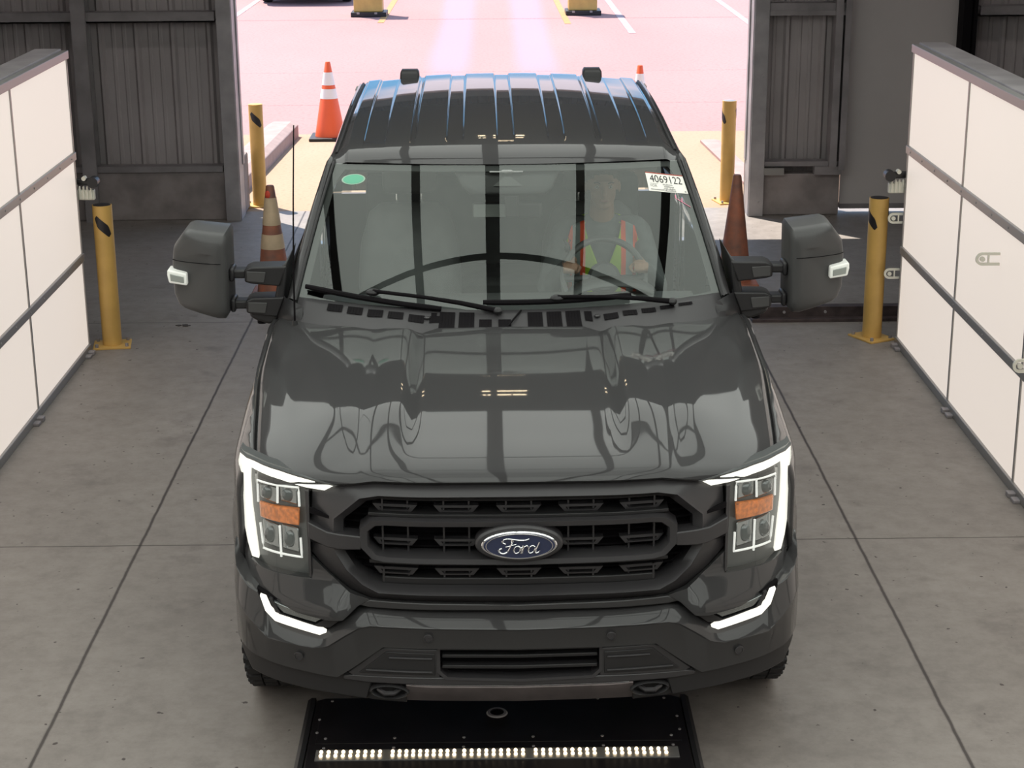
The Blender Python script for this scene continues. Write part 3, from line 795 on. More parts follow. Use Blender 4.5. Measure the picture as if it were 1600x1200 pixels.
build('bed_floor', MB().box(-.9, .9, 4.02, 5.82, .78, .82), plastic, truck, smooth=0)
build('rear_bumper', MB().box(-.96, .96, 5.86, 6.0, .45, .62), chrome, truck, bevel=.02)
build('cab_back_wall', MB().box(-.93, .93, 3.95, 3.985, .5, 1.33), paint, truck, smooth=0)
build('underbody', MB().box(-.60, .60, .35, 5.7, .40, .55).box(-.9, .9, 1.5, 4.0, .42, .52), black, truck, smooth=0)
build('bulkhead', MB().box(-.80, .80, 1.30, 1.36, .45, 1.19), black, truck, smooth=0)
build('radiator_support', MB().box(-.62, .62, .30, .34, .45, 1.05), black, truck, smooth=0)

# ---------------- roof
def roof_yf(x): return 2.13 + .11 * (x / .755) ** 2
def roof_z(x, y):
    ax = abs(x)
    z = cr_interp(y - .11 * (ax / .755) ** 2 * (1 - sstep(2.13, 3, y)), [2.13, 2.2, 2.28, 2.4, 2.6, 2.9, 3.2, 3.45, 3.7, 4.0], [1.811, 1.843, 1.866, 1.888, 1.914, 1.938, 1.951, 1.9575, 1.9595, 1.9575])
    z -= .040 * (ax / .74) ** 2.3 * sstep(2.13, 2.7, y) + .03 * sstep(.69, .76, ax)
    return z
steps = [(.034, .19), (.258, .402), (.418, .535), (.625, .70)]
def rib(x):
    ax = abs(x); h = 0
    for a, b in steps: h = max(h, min(sstep(a - .001, a + .007, ax), 1 - sstep(b - .007, b + .001, ax)))
    return h
xs_ = [0, .02]
for a, b in steps: xs_ += [a - .006, a - .001, a + .002, a + .004, a + .007, a + .012, (a + b) / 2, b - .012, b - .007, b - .004, b - .002, b + .001, b + .006]
xs_ += [.66, .68, .71, .73, .745, .755]
xs_ = sorted(set([round(x, 4) for x in xs_ if x <= .755]))
xs_ = [-x for x in reversed(xs_) if x > 0] + xs_
ysr = [0, .01, .02, .035, .05, .07, .09, .115, .14, .17, .2, .25, .3, .4, .5, .6, .7, .8, .88, .93, .96, .985, 1]
rows = []
for v in ysr:
    row = []
    for x in xs_:
        y = roof_yf(x) + (4.0 - roof_yf(x)) * v
        low = 1 - rib(x)
        z = roof_z(x, y) - .009 * low * sstep(2.36, 2.44, y) * (1 if abs(x) < .63 else .4)
        row.append((x, y, z))
    rows.append(row)
rows.append([(x, 4.012, roof_z(x, 4.0) - .012) for x in xs_]); rows.append([(x, 4.012, roof_z(x, 4.0) - .06) for x in xs_])
build('roof', MB().grid(rows), paint, truck, smooth=60)
for s in (-1, 1):
    mb = MB(); rws = []
    for y, w, h in ((3.93, .040, .0), (3.935, .047, .030), (3.955, .051, .042), (4.03, .051, .044), (4.055, .047, .030), (4.06, .040, .0)):
        c = .48 * s; zb = roof_z(c, 3.97) - .006
        rws.append([(c - w, y, zb), (c - w * .96, y, zb + h * .7), (c - w * .8, y, zb + h), (c + w * .8, y, zb + h), (c + w * .96, y, zb + h * .7), (c + w, y, zb)])
    mb.grid(rws)
    build('roof_pod', mb, plastic, truck, smooth=50, bevel=.002)

darkgl = glass('dark_rear_glass', (.03, .03, .03), 1.5)
cleargl = glass('clear_side_glass', (.80, .84, .82), 1.5)
# ---------------- glasshouse
def G(s, t):
    l = lambda a, b: a + (b - a) * t
    return Vector((s * l(.88, .752), l(1.50 + .16 * s * s, 2.13 + .11 * s * s), l(1.285 + .05 * s * s, 1.808 - .005 * s * s) + .02 * 4 * t * (1 - t)))
def Gn(s, t):
    a = G(s + .01, t) - G(s - .01, t); b = G(s, t + .01) - G(s, t - .01); n = a.cross(b).normalized()
    return n if n.z > 0 else -n
N1 = 30
ws = build('windshield', MB().grid([[G(-1 + 2 * i / N1, j / 16) for i in range(N1 + 1)] for j in range(17)]), wsg, truck, smooth=80)
frit = mat('ceramic_glass_border', (.018, .018, .019), .5)
def gband(name, loopo, loopi, off, m, parent):
    mb = MB(); mb.grid([[G(*p) + Gn(*p) * off for p in loopo], [G(*p) + Gn(*p) * off for p in loopi]])
    return build(name, mb, m, parent, smooth=80)
T = [i / 24 for i in range(25)]
gband('glass_border', [(-1 + 2 * t, 1.0) for t in T], [(-1 + 2 * t, .955) for t in T], -.004, frit, ws)
for s in (-1, 1):
    gband('glass_border', [(s * 1.0, t) for t in T], [(s * (.955 - .05 * max(0, t - .85) * 6), t) for t in T], -.004, frit, ws)
gband('glass_border', [(-1 + 2 * t, 0) for t in T], [(-1 + 2 * t, .05) for t in T], -.004, frit, ws)
# camera shroud behind the glass top centre
mb = MB(); mb.grid([[G(a + (b - a) * i / 8, t) - Gn(0, t) * .008 for i in range(9)] for t, a, b in ((.975, -.30, .30), (.90, -.27, .27), (.85, -.25, .25), (.80, -.20, .21))])
shr = build('camera_shroud', mb, plastic, ws, thick=.02)
mb = MB(); mb.grid([[G(a + (b - a) * i / 4, t) - Gn(0, t) * .004 for i in range(5)] for t, a, b in ((.915, -.015, .02), (.845, -.08, .086))])
build('camera_window', mb, mplastic, shr)
mb = MB(); mb.tube([G(-.098 + .188 * i / 6, .949) - Gn(0, .95) * .002 for i in range(7)], .004, 6); 
c_ = G(0, .95) - Gn(0, .95) * .002
for k in range(3): 
    mb.ball(c_ + Vector(((k - 1) * .012, 0, 0)), .011, 10, (1.4, .8, .8))
build('glass_mark', mb, mat('pale_grey_print', (.30, .31, .30), .5), ws)
build('shroud_stem', MB().box(-.01, .045, 2.02, 2.08, 1.60, 1.70), plastic, truck, bevel=.008)
# rear-view mirror
rv = build('rear_view_mirror', MB().box(-.15, .15, 2.075, 2.10, 1.585, 1.655), plastic, truck, bevel=.02, seg=3)
build('mirror_face', MB().box(-.14, .14, 2.101, 2.106, 1.592, 1.648), chrome, rv, bevel=.01)
build('mirror_back_plate', MB().box(-.145, -.005, 2.071, 2.0755, 1.593, 1.648), mat('grey_mirror_back', (.16, .165, .16), .35), rv, bevel=.002)

# stickers on the glass
def on_glass(s0, t0, s1, t1, s2, t2, lift=.0015):
    """frame on the glass: origin, x axis toward p1, up toward p2"""
    o = G(s0, t0); n = Gn(s0, t0); x = (G(s1, t1) - o).normalized(); n = (n - x * n.dot(x)).normalized(); y = n.cross(x)
    m_ = Matrix((x, y, n)).transposed().to_4x4(); m_.translation = o + n * lift
    return m_
paper = mat('white_paper_sticker', (.80, .78, .72), .6)
cen = ((.78 + .991 + .99 + .775) / 4, (.906 + .855 + .714 + .765) / 4)
mb = MB(); NX, NYs = 8, 6
c00, c10, c11, c01 = (.775, .765), (.985, .714), (.985, .855), (.78, .906)
def bil(u, v):
    s_ = (c00[0] * (1 - u) + c10[0] * u) * (1 - v) + (c01[0] * (1 - u) + c11[0] * u) * v
    t_ = (c00[1] * (1 - u) + c10[1] * u) * (1 - v) + (c01[1] * (1 - u) + c11[1] * u) * v
    return s_, t_
def gp(u, v, lift): 
    s_, t_ = bil(u, v); return G(s_, t_) + Gn(s_, t_) * lift
mb.grid([[gp(i / NX, j / NYs, .001) for i in range(NX + 1)] for j in range(NYs + 1)])
stk = build('lot_number_sticker', mb, paper, ws, smooth=80); stk['label'] = 'white paper sticker reading 4069122'
def glass_text(name, txt, size, u0, v0, m, parent, sx=1.0, wid=None, align='LEFT'):
    me = text_mesh(txt, 1.0, 0, align); 
    xs = [v.co.x for v in me.vertices]; ysv = [v.co.y for v in me.vertices]
    x0, x1, y0, y1 = min(xs), max(xs), min(ysv), max(ysv)
    for v in me.vertices:
        u = u0 + (v.co.x - x0) / (x1 - x0) * wid; w = v0 + (v.co.y - y0) / (y1 - y0) * size
        v.co = gp(u, w, .0022)
    o = link(name, me, m, parent); return o
ink = mat('black_ink', (.03, .028, .03), .7); gink = mat('grey_ink', (.25, .24, .24), .7)
glass_text('sticker_digits', '4069122', .42, .09, .50, ink, stk, wid=.83)
glass_text('sticker_word', 'FOR', .13, .07, .24, gink, stk, wid=.17)
mb = MB()
def pat(u0, u1, v0, v1): 
    i = len(mb.v); mb.add([gp(u0, v0, .002), gp(u1, v0, .002), gp(u1, v1, .002), gp(u0, v1, .002)], [(0, 1, 2, 3)])
random.seed(3)
for vv, a, b in ((.37, .40, .64), (.25, .42, .66), (.13, .40, .68), (.03, .40, .70)):
    u = a
    while u < b:
        w = random.choice((.012, .018, .02)); h = random.uniform(.05, .09); pat(u, u + w, vv, vv + h)
        if random.random() < .6: pat(u, u + w + .01, vv + h * .8, vv + h)
        u += w + .012
u = .06
while u < .37: 
    w = random.choice((.012, .02)); pat(u, u + w, .07, .13); u += w + .01
pat(.07, .28, .42, .435); pat(.92, .96, .06, .12)
build('sticker_small_print', mb, gink, stk, smooth=0)
mb = MB(); mb.grid([[gp(i / NX, v, .0015) for i in range(NX + 1)] for v in (1.0, 1.06)]); build('sticker_red_edge', mb, mat('red_edge', (.35, .07, .05), .6), stk)
grn = mat('green_oval_sticker', (.12, .42, .27), .6)
def oval(k, lift):
    mb = MB(); pts = []
    for i in range(36):
        a = 2 * PI * i / 36; s_ = -.858 + .066 * k * math.cos(a); t_ = .870 + (.043 * k) * math.sin(a) + .005 * math.cos(a); pts.append(G(s_, t_) + Gn(s_, t_) * lift)
    return mb.add(pts, [tuple(range(36))])
gs = build('green_oval_sticker', oval(1, .001), mat('pale_green_ring', (.32, .45, .36), .6), ws, smooth=0)
build('oval_centre', oval(.86, .0018), grn, gs, smooth=0)
mb = MB()
for a, b in (((.909, .69), (.973, .613)), ((.909, .69), (.911, .715)), ((.937, .66), (.940, .685))):
    mb.tube([G(*a) + Gn(*a) * .0015, G(*b) + Gn(*b) * .0015], .0022, 6, .5)
build('pink_grease_mark', mb, mat('pink_marker', (.75, .25, .35), .7), ws)
# printed mark at low right
# ---------------- pillars and roof rails
for s in (-1, 1):
    path = []
    for k in range(9):
        t = k / 8; g = G(s, t); path.append(Vector((abs(g.x), g.y, g.z)))
    for y, x in ((2.36, .742), (2.55, .735), (2.9, .728), (3.3, .726), (3.7, .724), (4.0, .722)):
        path.append(Vector((x, y, roof_z(x, y) - .012)))
    rows = []
    for i, p in enumerate(path):
        k = i / (len(path) - 1); low = sstep(1.8, 2.4, p.y)
        ow = .042 - .006 * low
        prof = [(0, 0, -.012), (.004, .0, .004), (.010, .004, .010), (.022, .012, .012 + .004 * low), (ow * .8, .022, .006), (ow, .035, -.012), (ow + .012, .05, -.045), (ow + .010, .055, -.075)]
        rows.append([(s * (p.x + a), p.y + b * (1 - low), p.z + c) for a, b, c in prof])
    build('windshield_pillar', MB().grid(rows), paint, truck, smooth=40)
    # black gasket between glass and pillar, and roof ditch moulding
    mb = MB().tube([(s * (p.x - .002), p.y - .003, p.z + .006) for p in path[:9]], .006, 6)
    build('glass_gasket', mb, plastic, truck)
    mb = MB().tube([(s * (p.x + .004), p.y, p.z + .012) for p in path[9:]], .008, 6); build('roof_ditch_moulding', mb, plastic, truck)
    # side glass and pillars
    def gh(y, k):    # greenhouse side point, k=0 belt, 1 roof
        zt = 1.80 if y < 2.3 else roof_z(.72, y) - .08; xt = .80 if y < 2.3 else .775
        zb = top_z(y) - .005
        return (s * ((.955) + (xt - .955) * k), y, zb + (zt - zb) * k)
    def quadband(name, y0a, y0b, y1a, y1b, k0, k1, m, inset=0):
        mb = MB(); rws = []
        for j in range(5):
            k = k0 + (k1 - k0) * j / 4; kk = (k - 0)
            ya = y0a + (y1a - y0a) * k; yb = y0b + (y1b - y0b) * k
            r_ = []
            for i in range(7):
                y = ya + (yb - ya) * i / 6; q = gh(y, k); r_.append((q[0] - s * inset, q[1], q[2]))
            rws.append(r_)
        mb.grid(rws); return build(name, mb, m, truck, thick=0)
    quadband('side_window', 1.80, 2.82, 2.36, 2.80, .02, .97, cleargl, .008)
    quadband('side_window', 2.90, 3.80, 2.90, 3.72, .02, .97, sidegl, .008)
    quadband('centre_pillar', 2.82, 2.90, 2.80, 2.88, 0, 1, black)
    quadband('rear_pillar', 3.80, 3.98, 3.72, 3.98, 0, 1, paint)
    build('belt_moulding', MB().tube([(s * .955, 1.82, 1.29), (s * .957, 1.95, 1.322), (s * .957, 3.0, 1.335), (s * .957, 3.97, 1.338)], .012, 8), black, truck)
    build('pillar_corner_trim', MB().grid([[(s * .845, 1.62, 1.325), (s * .845, 1.58, 1.305), (s * .85, 1.55, 1.27)], [(s * .90, 1.655, 1.345), (s * .91, 1.62, 1.30), (s * .91, 1.60, 1.262)], [(s * .93, 1.70, 1.345), (s * .955, 1.70, 1.285), (s * .960, 1.68, 1.24)], [(s * .94, 1.85, 1.36), (s * .970, 1.85, 1.30), (s * .975, 1.85, 1.24)]]), plastic, truck, smooth=50, thick=.006)
build('rear_window', MB().grid([[(x, 3.985, 1.34), (x * .82, 3.99, 1.88)] for x in (-.9, 0, .9)]), darkgl, truck)
# ---------------- cowl
rows = []
for k in range(7):
    t = k / 6; row = []
    for i in range(41):
        s_ = -1 + 2 * i / 40; g = G(s_ * .985, .055 - .03 * s_ * s_) + Gn(0, .05) * .010; x = g.x; yr = hood_yr(x * .985 + 0) ; zr = hood_z(min(abs(x), .93), yr) - .012
        y = yr - .01 + (g.y - yr + .01) * t; z = zr + (g.z - zr) * t - .010 * math.sin(PI * t) * (1 - abs(s_) * .6) + .006 * sstep(.35, .5, abs(x)) * math.sin(PI * t)
        row.append((x * (1.0 + .03 * (1 - t)), y, z))
    rows.append(row)
def cowl_pt(x, t):
    i = max(0, min(39.999, (x / .868 + 1) * 20)); i0 = int(i); f_ = i - i0
    j = max(0, min(5.999, t * 6)); j0 = int(j); g_ = j - j0
    a = Vector(rows[j0][i0]).lerp(Vector(rows[j0][i0 + 1]), f_); b = Vector(rows[j0 + 1][i0]).lerp(Vector(rows[j0 + 1][i0 + 1]), f_)
    return a.lerp(b, g_)
cow = build('cowl_panel', MB().grid(rows), mat('cowl_plastic', (.045, .043, .045), .5, spec=.35), truck, smooth=50, thick=.004)
def vent(x0, x1, t0, t1, name='cowl_vent'):
    P4 = [cowl_pt(x0, t0), cowl_pt(x1, t0), cowl_pt(x1, t1), cowl_pt(x0, t1)]
    up = Vector((0, -.3, 1)).normalized()
    mb = MB().grid([[cowl_pt(x0 + (x1 - x0) * i / 5, t0 + (t1 - t0) * j / 6) + up * .0035 for i in range(6)] for j in range(7)])
    o = build(name, mb, black, cow, smooth=0)
    mb = MB(); n = max(4, int((x1 - x0) / .011))
    for i in range(1, n):
        xx = x0 + (x1 - x0) * i / n; mb.tube([cowl_pt(xx, t0 + (t1 - t0) * j / 4) + up * .0036 for j in range(5)], .0006, 4)
    build('vent_slats', mb, black, o)
    return o
for k in range(6):
    x0 = -.742 + k * .0835
    tb = .64 - .03 * k; vent(x0, x0 + .062, tb, tb + .24)
vent(-.225, -.165, .15, .78) if 0 else None
for x0 in (-.285, -.207): vent(x0, x0 + .062, .12, .88)
for x0 in (-.125, -.048): vent(x0, x0 + .05, .12, .62)
for x0 in (.070, .147, .224): vent(x0, x0 + .060, .12, .88)
vent(-.32, -.297, .50, .84); vent(.30, .33, .50, .84)
for k in range(5):
    x0 = .375 + k * .078; vent(x0, x0 + .058, .52 + .05 * k, .52 + .05 * k + .2 - .028 * k)
mb = MB(); a = cowl_pt(-.02, .1); b = cowl_pt(.045, .95); mb.tube([a + Vector((0, 0, .004)), b + Vector((0, 0, .004))], .004, 6); build('cowl_seam', mb, black, cow)
mb = MB()
for x in (-.335, .35): p = cowl_pt(x, .68); mb.ball(p + Vector((0, 0, .004)), .014, 10, (1, 1, .4))
build('cowl_clips', mb, satin, cow)
# ---------------- wipers
def wiper(b0, b1, piv, joint, lab):
    w = empty('windshield_wiper'); w.parent = truck
    def gl(p, h): return G(*p) + Gn(*p) * h
    n = 14; mb = MB(); pts = []
    for i in range(n + 1):
        t = i / n; p = (b0[0] + (b1[0] - b0[0]) * t, b0[1] + (b1[1] - b0[1]) * t); pts.append(gl(p, .022))
    mb.tube(pts, [.010] + [.012] * (n - 1) + [.010], 8, 1.0); build('blade', mb, black, w)
    mb = MB(); pts2 = [p - Gn(0, 0) * .012 for p in pts]; mb.tube(pts2, .004, 6); build('wiper_rubber', mb, rubber, w)
    a = cowl_pt(piv[0], piv[1]) + Vector((0, 0, .02)); j = gl(joint, .040)
    mid = a.lerp(j, .3) + Vector((0, 0, .008))
    build('arm', MB().tube([a, mid, a.lerp(j, .6) + Vector((0, 0, .008)), j], [.012, .010, .008, .008], 8), black, w)
    build('pivot_cap', MB().ball(a, .02, 12, (1, 1, .8)), plastic, w)
    build('blade_joint', MB().ball(j - Gn(0, 0) * .010, .020, 12, (1.5, 1, .8)), plastic, w)
wiper((-.959, .085), (-.318, .045), (-.05, .80), (-.638, .100), '')
wiper((-.125, .088), (.566, .085), (.66, .75), (.22, .097), '')
# antenna
an = build('antenna', MB().tube([(-.872, 1.53, 1.28), (-.868, 1.53, 1.5), (-.855, 1.52, 1.8), (-.840, 1.51, 2.085)], [.0042, .0034, .003, .0024], 6), black, truck)
mb = MB().cyl((-.872, 1.53, 1.25), (-.872, 1.53, 1.29), .016, .010); build('antenna_base', mb, plastic, an)

# ---------------- tow mirrors
def tow_mirror(s):
    m_ = empty('tow_mirror'); m_.parent = truck
    # housing outline in (x from inner edge outward, z)
    out = [(1.150, 1.600), (1.158, 1.618), (1.30, 1.635), (1.325, 1.625), (1.375, 1.56), (1.385, 1.50), (1.385, 1.36), (1.365, 1.315), (1.34, 1.30), (1.20, 1.262), (1.17, 1.262), (1.155, 1.285)]
    rows = []; cx, cz = 1.265, 1.44
    for y, k in ((1.640, .55), (1.643, .80), (1.652, .93), (1.672, .985), (1.70, 1.0), (1.80, 1.01), (1.87, 1.01), (1.885, .985)):
        dy = lambda x: .035 * ((x - 1.15) / .235) ** 2
        rows.append([(s * (cx + (x - cx) * k), y + (.05 * max(0, (x - 1.2) / .185) ** 2 if y < 1.75 else 0), cz + (z - cz) * k) for x, z in densify(out, .03)])
    n = len(rows[0]); mb = MB().grid(rows, closed=True); mb.add(rows[0], [tuple(range(n))]); mb.add(rows[-1], [tuple(range(n - 1, -1, -1))])
    h = build('mirror_housing', mb, mplastic, m_, smooth=45)
    build('mirror_glass', MB().prism([(s * (cx + (x - cx) * .88), cz + (z - cz) * .9) for x, z in out], 1.885, 1.892, 'y'), chrome, h, smooth=0)
    # seam line across the cap
    pts = []
    for i in range(12):
        x = 1.162 + (1.378 - 1.162) * i / 11; pts.append((s * x, 1.6405 + .05 * max(0, (x - 1.2) / .185) ** 2 + (.012 if i in (0, 11) else 0), 1.498 + .012 * (i / 11)))
    build('cap_seam', MB().tube(pts, .0018, 5), black, h)
    l_ = build('turn_signal', MB().prism([(s * 1.318, 1.408), (s * 1.392, 1.420), (s * 1.398, 1.452), (s * 1.396, 1.476), (s * 1.318, 1.458)], 1.655, 1.74, 'y'), mat('signal_lens', (.75, .76, .72), .25, emit=(1, .98, .88), es=.18), h, bevel=.006)
    build('signal_strip', MB().prism([(s * 1.330, 1.420), (s * 1.384, 1.430), (s * 1.386, 1.460), (s * 1.330, 1.447)], 1.651, 1.66, 'y'), mat('signal_reflector', (.42, .45, .42), .2, .4), l_, bevel=.002)
    for (z0, zi, dz) in ((1.432, 1.44, .036), (1.305, 1.31, .036)):
        a = empty('mirror_arm'); a.parent = m_
        xi = .915 if z0 > 1.4 else .93
        q = [(s * xi, zi + .036), (s * 1.06, zi + .034), (s * 1.088, zi + .022), (s * 1.088, zi - .028), (s * 1.06, zi - .036), (s * (xi + .03), zi - .048)]
        build('arm_sleeve', MB().prism(q, 1.69, 1.80, 'y'), plastic, a, bevel=.006)
        build('arm_cover', MB().prism([(s * 1.0, zi + .014), (s * 1.078, zi + .018), (s * 1.078, zi - .024), (s * 1.008, zi - .030)], 1.685, 1.70, 'y'), mplastic, a, bevel=.002)
        build('arm_tube', MB().box(*sorted((s * 1.08, s * 1.17)), 1.71, 1.78, zi - .018, zi + .018), plastic, a, bevel=.008)
        build('arm_collar', MB().box(*sorted((s * 1.132, s * 1.152)), 1.695, 1.795, zi - .028, zi + .028), plastic, a, bevel=.008)
    build('mirror_base', MB().prism([(s * .935, 1.30), (s * 1.075, 1.29), (s * 1.078, 1.262), (s * 1.05, 1.245), (s * 1.0, 1.228), (s * .965, 1.235)], 1.70, 1.84, 'y'), plastic, m_, bevel=.012)
    build('mirror_sail', MB().add([(s * .915, 1.70, 1.49), (s * .945, 1.70, 1.47), (s * .985, 1.70, 1.26), (s * .94, 1.70, 1.25), (s * .90, 1.98, 1.52), (s * .94, 2.0, 1.34), (s * .975, 1.95, 1.26), (s * .94, 1.95, 1.25)], [(0, 1, 2, 3), (4, 7, 6, 5), (0, 4, 5, 1), (1, 5, 6, 2), (2, 6, 7, 3), (3, 7, 4, 0)]), plastic, m_, bevel=.01)
    build('mirror_camera', MB().cyl((s * 1.03, 1.74, 1.25), (s * 1.03, 1.74, 1.225), .02), black, m_)
tow_mirror(-1); tow_mirror(1)

# ---------------- grille
grl = empty('grille'); grl.parent = truck
so = half([(0, 1.128), (.47, 1.125), (.56, 1.112), (.69, 1.07), (.70, .96), (.70, .85), (.64, .79), (.565, .735), (.50, .712), (0, .706)])
r1o = half([(0, 1.095), (.465, 1.092), (.53, 1.078), (.62, .996), (.622, .94), (.622, .883), (.582, .82), (.528, .771), (.474, .744), (0, .741)])
r1i = half([(0, 1.071), (.445, 1.070), (.503, 1.058), (.584, .988), (.586, .94), (.584, .879), (.543, .816), (.50, .782), (.455, .766), (0, .764)])
front_ring('grille_surround', so, r1o, [(0, .06), (0, .026), (.06, .020), (.85, -.006), (1, -.012)], satin, parent=grl)
front_ring('outer_bezel', r1o, r1i, [(0, -.012), (.15, -.016), (1, .015), (1, .10)], satin, parent=grl)
r2o = half([(0, 1.008), (.45, 1.008), (.49, 1.003), (.529, .972), (.531, .94), (.530, .906), (.491, .866), (.45, .858), (0, .854)])
r2i = half([(0, .984), (.44, .984), (.474, .980), (.498, .961), (.499, .94), (.498, .912), (.472, .884), (.44, .879), (0, .877)])
front_ring('centre_frame', r2o, r2i, [(0, .06), (0, -.012), (.12, -.02), (.85, -.016), (1, -.008), (1, .07)], satin, parent=grl)
for s in (-1, 1):
    front_poly('frame_connector', [(s * x, z) for x, z in ((.525, .945), (.60, .945), (.64, .948), (.705, .972), (.705, .915), (.64, .893), (.60, .890), (.525, .898))], -.022, .05, satin, parent=grl, bevel=.004)
    # horizontal ridges between headlight and grille
    for z in (.985, .885): 
        front_poly('side_groove', [(s * .70, z + .032), (s * .622, z + .012), (s * .63, z + .004), (s * .70, z + .014)], -.006, .01, black, parent=grl, bevel=0)
# dark backing with fine slats
front_poly('grille_backing', [(-.62, 1.09), (.62, 1.09), (.62, .75), (-.62, .75)], .115, .13, black, parent=grl, bevel=0)
mb = MB()
for k in range(12):
    z = .775 + k * .026
    pts = [(x, S(x, z) + .085, z) for x in [-.60 + i * .06 for i in range(21)]]
    mb.tube(pts, .0045, 4)
build('grille_slats', mb, black, grl)
o = half([(0, 1.045), (.52, 1.045)] ) 
for (z0, z1) in ((1.008, 1.020), (.842, .854)):
    front_poly('cross_bar', [(-.50, z1), (.50, z1), (.50, z0), (-.50, z0)], .01, .09, plastic, parent=grl, bevel=.002)
front_poly('lower_bar', [(-.46, .790), (.46, .790), (.46, .764), (-.46, .764)], .03, .10, plastic, parent=grl, bevel=.004)
front_poly('upper_bar', [(-.46, 1.072), (.46, 1.072), (.46, 1.058), (-.46, 1.058)], .03, .10, plastic, parent=grl, bevel=.004)
for (zz, up, dn) in ((1.033, .030, 0), (.915, .055, -.03), (.812, .0, -.03)):
    for cx in (-.411, -.207, 0, .207, .411):
        if cx == 0 and abs(zz - .915) < .01: continue
        mb = MB()
        lo = [(-.075, .012), (.075, .012), (.055, -.012), (-.055, -.012)]; li = [(-.052, .004), (.052, .004), (.044, -.006), (-.044, -.006)]
        def pp(p, off): x = cx + p[0]; z = zz + p[1]; return (x, S(x, z) + off, z)
        mb.grid([[pp(p, .06) for p in lo], [pp(p, .03) for p in lo], [pp(p, .028) for p in li], [pp(p, .06) for p in li]], closed=True)
        for px in (-.042, .042):
            mb.box(cx + px - .003, cx + px + .003, S(cx, zz) + .035, S(cx, zz) + .06, zz - .012 + dn, zz + .012 + up)
        build('grille_bracket', mb, satin, grl, smooth=30)
# emblem
def ell(a, b, cz=.934, n=48): return [(a * math.cos(2 * PI * k / n), cz + b * math.sin(2 * PI * k / n)) for k in range(n)]
blue = mat('deep_blue_enamel', (.010, .018, .06), .2, 0, 1)
em = front_poly('emblem_plate', ell(.146, .064), -.034, .03, satin, parent=grl, bevel=.01, step=.05)
em2 = empty('oval_emblem'); em2.parent = grl
front_poly('chrome_oval', ell(.126, .049), -.046, -.03, chrome, parent=em2, bevel=.004)
front_poly('blue_field', ell(.118, .043), -.0485, -.04, blue, parent=em2, bevel=.001)
def eloop(a0, a1):
    front_ring('pinstripe', ell(a0, a0 * .385), ell(a1, a1 * .377), [(0, -.048), (0, -.0515), (1, -.0515), (1, -.048)], chrome, parent=em2)
eloop(.111, .1085)
mb = MB()
def pxl(l):      # letter strokes, units: 1 = 1 mm about the oval centre
    out = []
    for x, y in l: 
        X = (x - 800) * .000408 ; Z = .934 - (y - 712) * .000440
        out.append((X, S(X, Z) - .052, Z))
    return out
def smoothp(l, n=5):
    out = []
    for i in range(len(l) - 1):
        p0 = l[max(0, i - 1)]; p1 = l[i]; p2 = l[i + 1]; p3 = l[min(len(l) - 1, i + 2)]
        for k in range(n):
            t = k / n
            out.append(tuple(.5 * (2 * p1[j] + (p2[j] - p0[j]) * t + (2 * p0[j] - 5 * p1[j] + 4 * p2[j] - p3[j]) * t * t + (-p0[j] + 3 * p1[j] - 3 * p2[j] + p3[j]) * t ** 3) for j in (0, 1)))
    out.append(l[-1]); return out
strokes = [
    ([(690, 692), (668, 682), (672, 662), (700, 652), (745, 655), (800, 662), (850, 662), (880, 652)], .0030),
    ([(748, 660), (738, 690), (722, 725), (700, 755), (668, 768), (640, 755), (640, 735), (660, 727)], .0036),
    ([(690, 716), (730, 706), (775, 694)], .0022),
    ([(790, 708), (766, 718), (756, 742), (768, 764), (792, 758), (808, 736), (804, 714), (790, 708), (812, 722), (826, 716)], .0026),
    ([(836, 706), (826, 735), (816, 766)], .0032), ([(822, 742), (840, 716), (862, 706), (870, 718)], .0026),
    ([(928, 718), (908, 706), (884, 718), (872, 744), (884, 764), (908, 756), (930, 726)], .0026),
    ([(962, 680), (946, 714), (930, 746), (934, 764), (952, 758), (966, 742)], .0032)]
for l, w in strokes: mb.tube(pxl(smoothp(l)), w * 1.25, 6, .6)
build('script_lettering', mb, chrome, em2)

